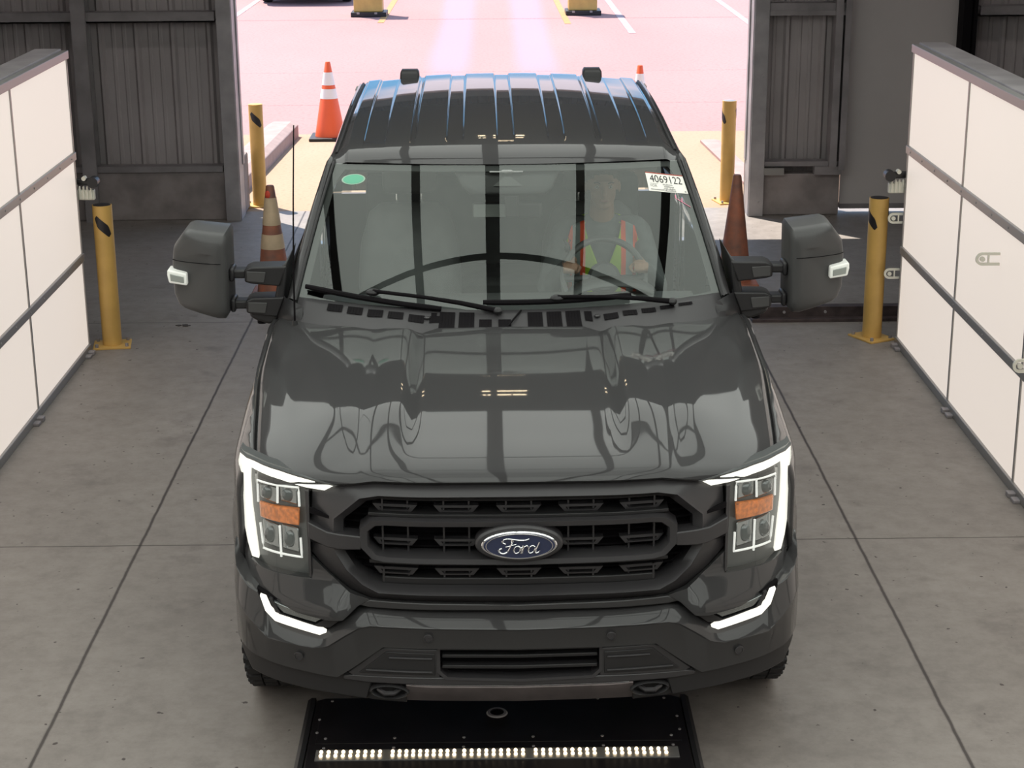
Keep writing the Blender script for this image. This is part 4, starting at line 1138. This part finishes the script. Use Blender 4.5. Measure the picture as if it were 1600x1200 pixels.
# ---------------- headlights
drl = mat('white_led_lightguide', (.9, .9, .88), .3, emit=(1.0, .965, .86), es=1.0)
amber = mat('amber_reflector', (.62, .17, .03), .25, 0, .5, emit=(1.0, .30, .06), es=.10, noise=.4, nscale=60)
refl = mat('lamp_reflector', (.30, .32, .32), .15, .8)
bez = mat('lamp_bezel_silver', (.55, .56, .55), .22, .7)
hdark = mat('lamp_housing_grey', (.085, .09, .09), .3, .2)
for s in (-1, 1):
    H = empty('headlight'); H.parent = truck
    mx = lambda l: [(s * x, z) for x, z in l]
    front_poly('lamp_housing', mx([(.600, 1.108), (.705, 1.118), (.80, 1.126), (.90, 1.125), (.968, 1.112), (.985, 1.05), (.985, .94), (.960, .85), (.935, .76), (.90, .745), (.70, .74), (.70, 1.07), (.64, 1.073)]), .035, .09, hdark, parent=H, bevel=0)
    # light guides
    front_poly('upper_light_bar', mx([(.612, 1.103), (.705, 1.113), (.80, 1.122), (.90, 1.121), (.935, 1.116), (.915, 1.090), (.80, 1.090), (.71, 1.083), (.645, 1.082)]), .002, .03, drl, parent=H, bevel=.003, step=.03)
    front_poly('outer_light_bar', mx([(.935, 1.117), (.965, 1.108), (.984, 1.05), (.984, .95), (.962, .865), (.945, .80), (.928, .758), (.898, .768), (.908, .86), (.918, .95), (.920, 1.04), (.916, 1.088)]), .002, .03, drl, parent=H, bevel=.003, step=.02)
    front_ring('chrome_trim', mx([(.600, 1.108), (.705, 1.120), (.80, 1.128), (.90, 1.127), (.968, 1.114)]), mx([(.610, 1.104), (.705, 1.115), (.80, 1.123), (.90, 1.122), (.966, 1.109)]), [(0, .02), (0, -.002), (1, -.002), (1, .01)], hdark, parent=H, closed=False)
    # inner cells
    P1 = build('projector_lens', MB(), black, H) if 0 else None
    for (x0, x1, z0, z1) in ((.742, .808, 1.005, 1.068), (.818, .884, .99, 1.052), (.742, .806, .835, .925), (.816, .878, .83, .915)):
        c = ((x0 + x1) / 2, (z0 + z1) / 2)
        b = front_poly('reflector_cell', mx([(x0, z0), (x1, z0), (x1, z1), (x0, z1)]), .022, .04, refl, parent=H, bevel=.008)
        yy = S(c[0], c[1]) + .022
        build('lamp_lens', MB().ball((s * c[0], yy, c[1]), .022, 16, (1.1, .6, 1.1 if z1 - z0 < .08 else 1.4)), mat('dark_glass_lens', (.10, .11, .11), .05, 0, 1), b)
    front_poly('amber_marker', mx([(.736, .998), (.888, .975), (.886, .922), (.740, .938)]), .012, .035, amber, parent=H, bevel=.004, step=.02)
    w = .0042
    def bar(name, pts): return front_tube(name, mx(pts), w, .004, drl if 0 else bezl, parent=H)
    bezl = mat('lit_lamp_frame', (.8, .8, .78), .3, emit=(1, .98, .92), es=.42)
    bar('lamp_frame', [(.891, .978), (.890, 1.056), (.736, 1.078), (.735, 1.012)])
    bar('lamp_frame', [(.812, 1.068), (.815, 1.003)])
    bar('lamp_frame', [(.886, .905), (.877, .817), (.733, .832), (.735, .900)])
    bar('lamp_frame', [(.810, .924), (.809, .812)])
    # lower dark shelf and inner edge strip
    front_poly('inner_edge', mx([(.700, 1.072), (.714, 1.074), (.710, .77), (.700, .765)]), .0, .04, satin, parent=H, bevel=.002)
    lens = front_poly('clear_cover', mx([(.604, 1.104), (.705, 1.115), (.80, 1.123), (.90, 1.122), (.968, 1.108), (.985, 1.04), (.982, .94), (.955, .84), (.928, .752), (.885, .750), (.706, .765), (.714, 1.076), (.64, 1.080)]), -.004, None, lensgl, parent=H, bevel=0, step=.03)

# ---------------- painted fascia between lamps and bumper
for s in (-1, 1):
    mx = lambda l: [(s * x, z) for x, z in l]
    front_poly('front_fascia', mx([(.985, .93), (.988, .80), (.985, .665), (.93, .668), (.888, .692), (.757, .655), (.640, .648), (.593, .652), (.545, .690), (.50, .712), (.565, .735), (.64, .79), (.70, .84), (.70, .765), (.886, .748), (.930, .752), (.960, .84)]), .006, .05, paint, f=FS, parent=truck, bevel=.006, step=.03, zstep=.02)
    front_poly('fender_corner', mx([(.950, 1.105), (.99, 1.03), (1.006, .95), (1.010, .80), (1.006, .68), (.95, .68)]), .012, None, paint, parent=truck, bevel=0, step=.008)
front_poly('fascia_trim', half([(0, .706), (.50, .712), (.55, .690), (.50, .684), (0, .684)]), .004, .05, paint, bevel=.004)
front_poly('bumper_gap', half([(0, .70), (.56, .70), (.60, .640), (0, .655)]), .05, .07, black, bevel=0)

# ---------------- bumper
bmp = empty('front_bumper'); bmp.parent = truck
def bump_off(x, z): return Bm(x, z)
# sweep columns: each x has top / crease / low heights
cols = []
XX = [0, .1, .2, .3, .4, .47, .54, .58, .62, .66, .70, .75, .80, .84, .87, .895, .92, .945, .965, .985, 1.0, 1.01, 1.015]
def btop(x): return interp(x, [0, .3, .50, .54, .59, .645, .675, .755, .84, .872, .887, .93, .97, 1.015], [.670, .672, .676, .668, .640, .596, .579, .589, .603, .640, .690, .700, .725, .755])
def bcre(x): return interp(x, [0, .3, .50, .54, .60, .65, .70, .80, .86, .93, 1.015], [.636, .638, .640, .630, .590, .552, .540, .545, .548, .600, .66])
def blow(x): return interp(x, [0, .265, .27, .46, .57, .62, .80, .917, .96, 1.015], [.556, .556, .556, .556, .468, .432, .446, .459, .47, .49])
XX = sorted(set(XX + [.265, .27, .46, .57, .50, .59, .645, .675, .755, .86, .93]))
rows = []
fr = [('t', .15, .01), ('t', .034, 0), ('t', .026, -.004), ('c', -.010, .006), ('c', -.014, 0), ('c', -.010, -.008), ('l', -.004, .004), ('l', .002, 0), ('l', .05, -.002)]
full = [-x for x in reversed(XX) if x > 0] + XX
for kind, off, dz in fr:
    row = []
    for x in full:
        a = abs(x); z = {'t': btop, 'c': bcre, 'l': blow}[kind](a) + dz
        row.append((x, Bm(a, z) + off, z))
    rows.append(row)
build('bumper_cover', MB().grid(rows), paint, bmp, smooth=28)
for s in (-1, 1):
    # wrap to wheel arch
    a = 1.012
    # valance under the outer bumper
    mxs = lambda l: [(s * x, z) for x, z in l]
    front_poly('lower_valance', mxs([(.60, .452), (.80, .466), (.93, .480), (.985, .50), (.97, .44), (.93, .385), (.80, .372), (.62, .358), (.52, .35), (.50, .42)]), .018, .06, plastic, f=Bm, parent=bmp, bevel=.006, step=.03)
    # fog lamp pocket
    fg = empty('fog_lamp'); fg.parent = bmp
    front_poly('lamp_pocket', mxs([(.897, .70), (.876, .632), (.842, .596), (.675, .572), (.64, .594), (.578, .660), (.75, .662)]), .035, .06, black, f=Bm, parent=fg, bevel=0, step=.03)
    front_poly('light_guide', mxs([(.884, .690), (.866, .638), (.832, .609), (.675, .583), (.650, .596), (.668, .606), (.818, .628), (.846, .652), (.862, .688)]), .004, .03, drl, f=Bm, parent=fg, bevel=.003, step=.02)
    front_poly('fog_reflector', mxs([(.846, .678), (.800, .640), (.690, .622), (.665, .640), (.76, .656)]), .018, .035, refl, f=Bm, parent=fg, bevel=.003, step=.02)
    front_poly('fog_divider', mxs([(.850, .686), (.830, .640), (.680, .610), (.640, .612), (.60, .645), (.655, .640), (.690, .616), (.81, .637), (.838, .684)]), .012, .03, plastic, f=Bm, parent=fg, bevel=.002, step=.02)
    # side pods of the lower grille
    front_poly('lower_grille_pod', mxs([(.268, .552), (.455, .554), (.475, .548), (.585, .452), (.56, .440), (.268, .446)]), .008, .05, satin, f=Bm, parent=bmp, bevel=.005)
    front_poly('pod_recess', mxs([(.285, .538), (.45, .540), (.545, .457), (.285, .458)]), .004, .02, plastic, f=Bm, parent=bmp, bevel=.002)
    for z, x1 in ((.520, .44), (.470, .52)):
        front_tube('pod_rib', mxs([(.295, z), (x1, z)]), .004, .002, satin, f=Bm, parent=bmp)
    # tow hook
    th = empty('tow_hook'); th.parent = bmp
    front_ring('hook_opening', [(s * .443 + .068 * math.cos(k * PI / 12), .388 + .026 * math.sin(k * PI / 12)) for k in range(24)], [(s * .443 + .056 * math.cos(k * PI / 12), .388 + .019 * math.sin(k * PI / 12)) for k in range(24)], [(0, .04), (0, .008), (.5, .002), (1, .008), (1, .06)], plastic, f=Bm, parent=th)
    front_poly('hook_void', [(s * .443 + .057 * math.cos(k * PI / 12), .388 + .02 * math.sin(k * PI / 12)) for k in range(24)], .045, .055, black, f=Bm, parent=th, bevel=0)
    y0 = Bm(.44, .4) + .02
    build('hook', MB().tube([(s * .443 - .035, y0 + .05, .40), (s * .443 - .035, y0, .392), (s * .443 - .015, y0 - .015, .385), (s * .443 + .015, y0 - .015, .385), (s * .443 + .035, y0, .392), (s * .443 + .035, y0 + .05, .40)], .009, 8), satin, th)
    for (x, z) in ((.306, .603), (.751, .502)):
        front_ring('parking_sensor', [(s * x + .016 * math.cos(k * PI / 10), z + .015 * math.sin(k * PI / 10)) for k in range(20)], [(s * x + .001 * math.cos(k * PI / 10), z + .001 * math.sin(k * PI / 10)) for k in range(20)], [(0, .0), (0, -.016), (.15, -.017), (.2, -.014), (1, -.015)], satin, f=Bm, parent=bmp)
# centre intake
front_poly('intake_backing', half([(0, .565), (.27, .565), (.27, .44), (0, .43)]), .06, .07, black, f=Bm, parent=bmp, bevel=0)
for z in (.525, .485): front_poly('intake_bar', half([(0, z + .006), (.262, z + .006), (.262, z - .006), (0, z - .006)]), .014, .05, plastic, f=Bm, parent=bmp, bevel=.002)
front_ring('intake_frame', half([(0, .560), (.278, .560), (.280, .47), (.25, .442), (0, .436)]), half([(0, .552), (.268, .552), (.268, .474), (.243, .451), (0, .445)]), [(0, .03), (0, .004), (1, .006), (1, .06)], satin, f=Bm, parent=bmp)
front_poly('lower_lip', half([(0, .444), (.25, .449), (.56, .446), (.60, .440), (.60, .424), (.52, .418), (0, .418)]), .008, .06, satin, f=Bm, parent=bmp, bevel=.005)
skid = mat('silver_skid_plate', (.20, .17, .165), .30, .55, noise=.2, nscale=9)
front_ring('skid_plate', [(x, .418 + .004 * (abs(x) > .37)) for x in [-.385 + .077 * i for i in range(11)]], [(x, .340) for x in [-.385 + .077 * i for i in range(11)]], [(0, .05), (0, .016), (.12, .012), (.3, .018), (.5, .026), (1, .05), (1.0, .10)], skid, f=Bm, parent=bmp, closed=False)
for s in (-1, 1):
    front_poly('lower_corner_panel', [(s * x, z) for x, z in ((.385, .422), (.53, .432), (.60, .436), (.61, .36), (.50, .342), (.385, .338))], .034, .06, plastic, f=Bm, parent=bmp, bevel=.004)
front_tube('tow_hook_cover_line', [(-.37, .418), (.37, .418)], .003, .012, chrome, f=Bm, parent=bmp)

# ---------------- wheels
def wheel(x, y):
    w = empty('wheel'); w.parent = truck; w.location = (x, y, .40)
    s = 1 if x > 0 else -1
    rot = Matrix.Rotation(PI / 2, 4, 'Y')
    mb = MB().lathe([(.24, -.125), (.29, -.135), (.345, -.138), (.378, -.128), (.388, -.11), (.390, 0), (.388, .11), (.378, .128), (.345, .138), (.29, .135), (.24, .125)], 60, rot, cap=False)
    tyre = build('tyre', mb, rubber, w, smooth=60)
    mb = MB()
    for k in range(44):
        for j, (a0, a1) in enumerate(((-.130, -.085), (-.078, -.03), (-.022, .022), (.03, .078), (.085, .130))):
            ang = 2 * PI * (k + (.5 if j % 2 else 0)) / 44
            m_ = Matrix.Rotation(ang, 4, 'X')
            mb.box(a0, a1, -.018, .018, .378 if abs(a0) > .08 or abs(a1) > .08 else .384, .400, m_)
        m_ = Matrix.Rotation(2 * PI * k / 44, 4, 'X')
        for q in (-1, 1): mb.box(*sorted((q * .126, q * .141)), -.014, .014, .352, .392, m_)
    build('tread_blocks', mb, rubber, tyre, smooth=0)
    build('rim', MB().lathe([(.05, .10 * 1), (.20, .085), (.225, .12), (.245, .128), (.245, -.12), (.22, -.11), (.2, .02), (.05, .05)], 40, Matrix.Rotation(PI / 2 * s, 4, 'Y')), mat('dark_wheel_metal', (.10, .10, .105), .3, .7), w)
    mb = MB()
    for k in range(6):
        m_ = Matrix.Rotation(2 * PI * k / 6, 4, 'X'); mb.box(*sorted((s * .085, s * .118)), -.03, .03, .05, .23, m_)
    build('spokes', mb, MATS['dark_wheel_metal'], w, bevel=.006)
    build('hub_cap', MB().cyl((s * .08, 0, 0), (s * .13, 0, 0), .045, .04), plastic, w)
for x in (-.875, .875):
    wheel(x, .95); wheel(x, 4.60)

# ---------------- interior
leather = mat('dark_grey_leather', (.15, .152, .155), .5, noise=.15, nscale=12)
dash = mat('dashboard_vinyl', (.075, .077, .079), .55)
rows = []
for i in range(21):
    x = -.80 + .08 * i; a = abs(x) / .8
    rows.append([(x, 1.62 + .12 * a * a, 1.24 + .03 * a), (x, 1.75 + .1 * a * a, 1.258 + .02 * a), (x, 1.95, 1.262), (x, 2.08, 1.255), (x, 2.16, 1.22), (x, 2.18, 1.10), (x, 2.14, .85)])
db = build('dashboard', MB().grid(rows), dash, truck, smooth=40, thick=.01)
build('centre_screen', MB().box(-.14, .14, 2.165, 2.19, 1.05, 1.22), black, db, bevel=.01)
build('instrument_hood', MB().grid([[(.46 + .2 * math.cos(a), y, 1.22 + .085 * math.sin(a)) for a in [PI * k / 12 for k in range(13)]] for y in (2.0, 2.17)]), dash, db, thick=.01)
build('centre_console', MB().box(-.13, .13, 2.2, 3.1, .75, 1.0), dash, truck, bevel=.03)
build('rear_header_lining', MB().box(-.76, .76, 3.86, 3.97, 1.79, 1.90), mat('grey_headliner', (.25, .25, .25), .9), truck, smooth=0)
for s in (-1, 1):
    build('roof_side_lining', MB().grid([[(s * .70, y, roof_z(.7, y) - .06), (s * .775, y, roof_z(.7, y) - .14)] for y in (2.3, 2.6, 3.0, 3.5, 3.9)]), mat('grey_headliner', (.25, .25, .25), .9), truck, thick=.01)
    build('sun_visor', MB().add([(s * .22, 2.20, 1.765), (s * .66, 2.27, 1.755), (s * .66, 2.40, 1.79), (s * .22, 2.34, 1.80)], [(0, 1, 2, 3)]), mat('grey_visor', (.16, .16, .16), .8), truck, thick=.012, smooth=0)
build('cabin_floor', MB().box(-.88, .88, 1.4, 3.93, .56, .60), black, truck, smooth=0)
build('headliner', MB().grid([[(x, y, roof_z(x, y) - (.05 if abs(x) < .7 else .09)) for x in (-.76, -.68, -.35, 0, .35, .68, .76)] for y in (2.25, 2.5, 2.9, 3.3, 3.96)]), mat('grey_headliner', (.25, .25, .25), .9), truck)
def seat(x):
    st = empty('seat'); st.parent = truck; st.location = (x, 0, 0)
    build('seat_cushion', MB().box(-.25, .25, 2.45, 2.98, .78, .95), leather, st, bevel=.05, seg=3)
    rows = []
    for z, w, y, d in ((.92, .25, 2.93, .08), (1.1, .26, 2.96, .085), (1.28, .245, 3.0, .075), (1.42, .20, 3.04, .06), (1.46, .15, 3.05, .04)):
        rows.append([(w * math.cos(a) * (1 if abs(math.cos(a)) < .9 else .97), y + d * math.sin(a), z) for a in [2 * PI * k / 20 for k in range(20)]])
    mb = MB().grid(rows, closed=True); mb.add(rows[-1], [tuple(range(20))]); build('seat_back', mb, leather, st, smooth=60)
    hb = build('headrest', MB().box(-.13, .13, 3.03, 3.13, 1.50, 1.69), leather, st, bevel=.04, seg=3)
    mb = MB()
    for q in (-.06, .06): mb.cyl((q, 3.07, 1.44), (q, 3.07, 1.52), .007, n=8)
    build('headrest_posts', mb, chrome, hb)
seat(-.46); seat(.42)
build('rear_bench', MB().box(-.72, .72, 3.45, 3.85, .80, .98).box(-.72, .72, 3.78, 3.92, .95, 1.45), leather, truck, bevel=.04, seg=3)
# steering wheel
swc = Vector((.44, 2.38, 1.24)); swm = Matrix.Translation(swc) @ Matrix.Rotation(R(62), 4, 'X')
sw = empty('steering_wheel'); sw.parent = truck
mb = MB(); pts = [swm @ Vector((.185 * math.cos(2 * PI * k / 40), .185 * math.sin(2 * PI * k / 40), 0)) for k in range(41)]; mb.tube(pts, .015, 10); build('wheel_rim', mb, leather, sw)
mb = MB().lathe([(.001, .03), (.06, .028), (.075, .01), (.075, -.02), (.001, -.03)], 24, swm)
build('airbag_hub', mb, dash, sw)
mb = MB()
for a in (PI, 0, -PI / 2): mb.tube([swm @ Vector((.06 * math.cos(a), .06 * math.sin(a), 0)), swm @ Vector((.18 * math.cos(a), .18 * math.sin(a), 0))], .016, 8)
build('wheel_spokes', mb, dash, sw)
build('steering_column', MB().cyl(swm @ Vector((0, 0, -.02)), swm @ Vector((0, 0, -.28)), .035), dash, sw)
# clear strap glint: lanyard fob hanging on the mirror side
fob = build('key_fob', MB().ball((.27, 2.30, 1.40), .014, 10, (1, .7, 1.5)).tube([(.262, 2.30, 1.42), (.252, 2.30, 1.44), (.27, 2.30, 1.452), (.283, 2.30, 1.435), (.275, 2.30, 1.42)], .0018, 6), satin, truck)

# ================================================================== DRIVER
skin = mat('skin', (.40, .24, .17), .55); shirtm = mat('dark_grey_shirt', (.16, .17, .175), .85, noise=.15, nscale=30)
hairm = mat('short_brown_hair', (.06, .045, .035), .8, bump=.6, nscale=90)
def capsule(mb, p0, p1, r0_, r1_, n=14):
    p0 = Vector(p0); p1 = Vector(p1); d = (p1 - p0); L_ = d.length; q = d.to_track_quat('Z', 'Y').to_matrix().to_4x4(); q.translation = p0
    prof = [(max(1e-4, r0_ * math.cos(a)), r0_ * math.sin(a)) for a in [-PI / 2 + PI / 2 * k / 5 for k in range(6)]]
    prof += [(max(1e-4, r1_ * math.cos(a)), L_ + r1_ * math.sin(a)) for a in [PI / 2 * k / 5 for k in range(6)]]
    mb.lathe(prof, n, q, cap=False)
def remesh(o, vox, sm=6):
    q = o.modifiers.new('r', 'REMESH'); q.mode = 'VOXEL'; q.voxel_size = vox; q.use_smooth_shade = True
    q = o.modifiers.new('s', 'SMOOTH'); q.factor = .5; q.iterations = sm
HC = Vector((.46, 2.80, 1.585))        # head centre (truck frame)
mb = MB()
# head: cranium, face, jaw
mb.ball(HC + Vector((0, .015, .03)), .093, 20, (.84, 1.02, .98)); mb.ball(HC + Vector((0, -.03, -.03)), .066, 16, (.92, .85, 1.15)); mb.ball(HC + Vector((0, -.055, -.082)), .032, 12, (1.2, .9, .8))
mb.ball(HC + Vector((0, -.098, -.022)), .013, 10, (1.0, 1.3, 1.6)); mb.ball(HC + Vector((0, -.088, .002)), .010, 10, (1, 1, 2.4))
mb.ball(HC + Vector((0, -.078, .028)), .022, 10, (2.4, .7, .45))
for s in (-1, 1):
    mb.ball(HC + Vector((s * .080, .012, -.01)), .020, 10, (.35, .8, 1.5)); mb.ball(HC + Vector((s * .038, -.060, -.03)), .022, 10, (1, .8, .8))
mb.ball(HC + Vector((0, -.088, -.062)), .012, 10, (2.0, .7, .45)); mb.ball(HC + Vector((0, -.085, -.052)), .010, 10, (2.2, .7, .4))
capsule(mb, HC + Vector((0, .03, -.06)), HC + Vector((0, .055, -.17)), .055, .062)
SH = Vector((.46, 2.86, 1.36))        # between shoulders
capsule(mb, SH + Vector((-.15, 0, .0)), SH + Vector((.15, 0, .0)), .060, .060)
mb.ball(SH + Vector((0, -.01, -.12)), .15, 18, (1.12, .72, 1.1)); mb.ball(SH + Vector((0, -.03, -.30)), .14, 18, (1.1, .78, 1.2)); mb.ball(SH + Vector((0, -.05, -.43)), .15, 16, (1.15, .85, .7))
elb = {-1: SH + Vector((-.26, -.16, -.24)), 1: SH + Vector((.25, -.17, -.24))}
wr = {-1: Vector((.30, 2.50, 1.295)), 1: Vector((.60, 2.47, 1.30))}
for s in (-1, 1):
    capsule(mb, SH + Vector((s * .175, 0, -.015)), elb[s], .050, .040); capsule(mb, elb[s], wr[s], .040, .026)
    hp = SH + Vector((s * .095, -.06, -.46)); kn = SH + Vector((s * .12, -.48, -.42)); ft = SH + Vector((s * .10, -.80, -.72))
    capsule(mb, hp, kn, .082, .058); capsule(mb, kn, ft, .055, .038); capsule(mb, ft, ft + Vector((0, -.14, -.01)), .042, .034)
    # palm resting on the rim and five curled fingers
    rim = Vector((.44 - .165 * 1 if s < 0 else .44 + .165, 2.36, 1.285))
    pc = wr[s].lerp(rim, .62) + Vector((0, 0, .012))
    mb.ball(pc, .036, 12, (.85, 1.05, .50))
    for k in range(4):
        off = (-.026 + .0175 * k); L1 = (.034, .040, .037, .029)[k] if s > 0 else (.029, .037, .040, .034)[k]
        a = pc + Vector((off, -.028, .004)); b = a + Vector((0, -L1, .008)); c = b + Vector((0, -.016, -.022)); d = c + Vector((0, .014, -.018))
        capsule(mb, a, b, .0092, .0086, 8); capsule(mb, b, c, .0086, .008, 8); capsule(mb, c, d, .008, .007, 8)
    a = pc + Vector((-s * .030, -.002, -.004)); b = a + Vector((-s * .016, -.030, -.006)); capsule(mb, a, b, .011, .010, 8); capsule(mb, b, b + Vector((s * .010, -.022, -.014)), .010, .0085, 8)
drv = build('person', mb, skin, None, smooth=0, recalc=False); remesh(drv, .0065, 4)
drv.location = truck.location; drv.rotation_euler = truck.rotation_euler
tag(drv, 'person seated behind the wheel in lime safety vest with orange stripes', 'person')
# eyes and hair
mb = MB()
for s in (-1, 1): mb.ball(HC + Vector((s * .031, -.070, .006)), .0105, 12)
ey = build('eyes', mb, mat('eye_white', (.55, .52, .5), .3), drv)
mb = MB()
for s in (-1, 1): mb.ball(HC + Vector((s * .031, -.0785, .006)), .0045, 10, (1, .6, 1))
build('irises', mb, mat('dark_iris', (.03, .02, .015), .2), ey)
mb = MB(); mb.ball(HC + Vector((0, .024, .045)), .096, 20, (.87, 1.03, .92)); mb.box(-.0, .0001, 0, .0001, 0, .0001)
hr = build('hair', mb, hairm, drv, smooth=60)
mb = MB()
for s in (-1, 1): mb.tube([HC + Vector((s * .018, -.0885, .024)), HC + Vector((s * .032, -.088, .030)), HC + Vector((s * .046, -.078, .026))], .003, 6)
build('eyebrows', mb, hairm, hr)
build('lips', MB().ball(HC + Vector((0, -.094, -.057)), .009, 12, (2.2, .5, .55)), mat('lips', (.42, .20, .17), .5), drv)
# shirt
mb = MB()
capsule(mb, SH + Vector((-.15, 0, .002)), SH + Vector((.15, 0, .002)), .070, .070)
capsule(mb, SH + Vector((0, .01, .03)), SH + Vector((0, .0, -.03)), .080, .09)
mb.ball(SH + Vector((0, -.01, -.12)), .162, 18, (1.12, .74, 1.1)); mb.ball(SH + Vector((0, -.03, -.30)), .152, 18, (1.1, .80, 1.2)); mb.ball(SH + Vector((0, -.05, -.43)), .16, 16, (1.15, .85, .7))
for s in (-1, 1):
    capsule(mb, SH + Vector((s * .175, 0, -.013)), elb[s], .064, .054); capsule(mb, elb[s], elb[s].lerp(wr[s], .75), .052, .036)
# shirt follows
shirt = build('shirt', mb, shirtm, drv, smooth=0, recalc=False); remesh(shirt, .009, 5)
mb = MB()
for s in (-1, 1):
    hp = SH + Vector((s * .095, -.06, -.46)); kn = SH + Vector((s * .12, -.48, -.42)); ft = SH + Vector((s * .10, -.80, -.72))
    capsule(mb, hp, kn, .094, .070); capsule(mb, kn, kn.lerp(ft, .92), .066, .052)
tr = build('trousers', mb, mat('dark_blue_trousers', (.03, .035, .05), .8), drv, smooth=0, recalc=False); remesh(tr, .012, 4)
# vest: open-front shell wrapped on the shirt
def vest_mat():
    m = bpy.data.materials.new('safety_vest'); m.use_nodes = True; n = m.node_tree; L = n.links; b = n.nodes['Principled BSDF']; b.inputs['Roughness'].default_value = .7
    t = n.nodes.new('ShaderNodeAttribute'); t.attribute_name = 'stripe'
    c = n.nodes.new('ShaderNodeValToRGB'); c.color_ramp.interpolation = 'CONSTANT'; e = c.color_ramp.elements
    lime = (.40, .62, .03, 1); org = (1.0, .13, .05, 1); slv = (.30, .34, .34, 1)
    e[0].position = 0; e[0].color = lime; e[1].position = .25; e[1].color = org
    q = e.new(.42); q.color = slv; q = e.new(.68); q.color = org; q = e.new(.84); q.color = lime
    L.new(t.outputs['Fac'], c.inputs[0]); L.new(c.outputs[0], b.inputs['Base Color'])
    L.new(c.outputs[0], b.inputs['Emission Color']); b.inputs['Emission Strength'].default_value = 0.0
    return m
vm = vest_mat(); MATS['safety_vest'] = vm
def torso_front(x, z, sgn=-1):
    # shell height field in y around the shirt
    dx = x - SH.x; dz = z - SH.z; best = 0
    for (cy, cz, a, b_, c) in ((-.01, -.12, .185, .130, .185), (-.03, -.30, .172, .126, .19), (-.05, -.43, .19, .14, .12)):
        q = 1 - (dx / a) ** 2 - ((dz - cz) / c) ** 2
        if q > 0: best = max(best, -cy * (1 if sgn < 0 else -1) + b_ * math.sqrt(q))
    q = 1 - ((dz - .002) / .085) ** 2 - (max(0, abs(dx) - .15) / .085) ** 2
    if q > 0: best = max(best, .085 * math.sqrt(q))
    return SH.y + sgn * best
def vest_half(s):
    rows = []; st = []
    for j in range(26):
        k = j / 25; z = SH.z + .078 - k * .52
        # inner edge forms the V neck, outer edge the arm hole
        inn = .085 - .085 * sstep(.0, .62, k); out = .165 + .02 * math.sin(PI * min(1, k * 1.6)) - .015 * sstep(.25, 0, k)
        row = []
        for i in range(13):
            t = i / 12; dx = inn + (out - inn) * t; x = SH.x + s * dx
            zz = z - 1.6 * dx * dx * (1 - k); row.append((x, torso_front(x, zz) - .012, zz)); st.append(max(0, min(1, (dx - .05) / .135)))
        rows.append(row)
    mb = MB().grid(rows)
    me = bpy.data.meshes.new('vest'); me.from_pydata([tuple(v) for v in mb.v], [], mb.f)
    at = me.attributes.new('stripe', 'FLOAT', 'POINT')
    for i, v in enumerate(st): at.data[i].value = v
    me.shade_smooth()
    o = link('vest_front_panel', me, vm, vest)
    q = o.modifiers.new('s', 'SMOOTH'); q.factor = .5; q.iterations = 3
    q = o.modifiers.new('t', 'SOLIDIFY'); q.thickness = .004; q.offset = 0
vest = empty('safety_vest'); vest.parent = drv
vest_half(-1); vest_half(1)
mb = MB(); rows = []
for j in range(14):
    z = SH.z + .078 - .52 * j / 13; rows.append([(SH.x + x, torso_front(SH.x + x, z, 1) + .012, z - 1.8 * x * x * (1 - j / 13)) for x in [-.17 + .34 * i / 12 for i in range(13)]])
o = build('vest_back', mb.grid(rows), mat('lime_mesh', (.40, .62, .03), .7), vest)
for sh in (-1, 1):
    o = build('vest_shoulder', MB().grid([[(SH.x + sh * dx, SH.y + dy, SH.z + .084 - 1.6 * dx * dx - .03 * abs(dy) / .06) for dx in (.08, .10, .12, .15)] for dy in (-.06, -.03, 0, .03, .06)]), MATS['lime_mesh'], vest)
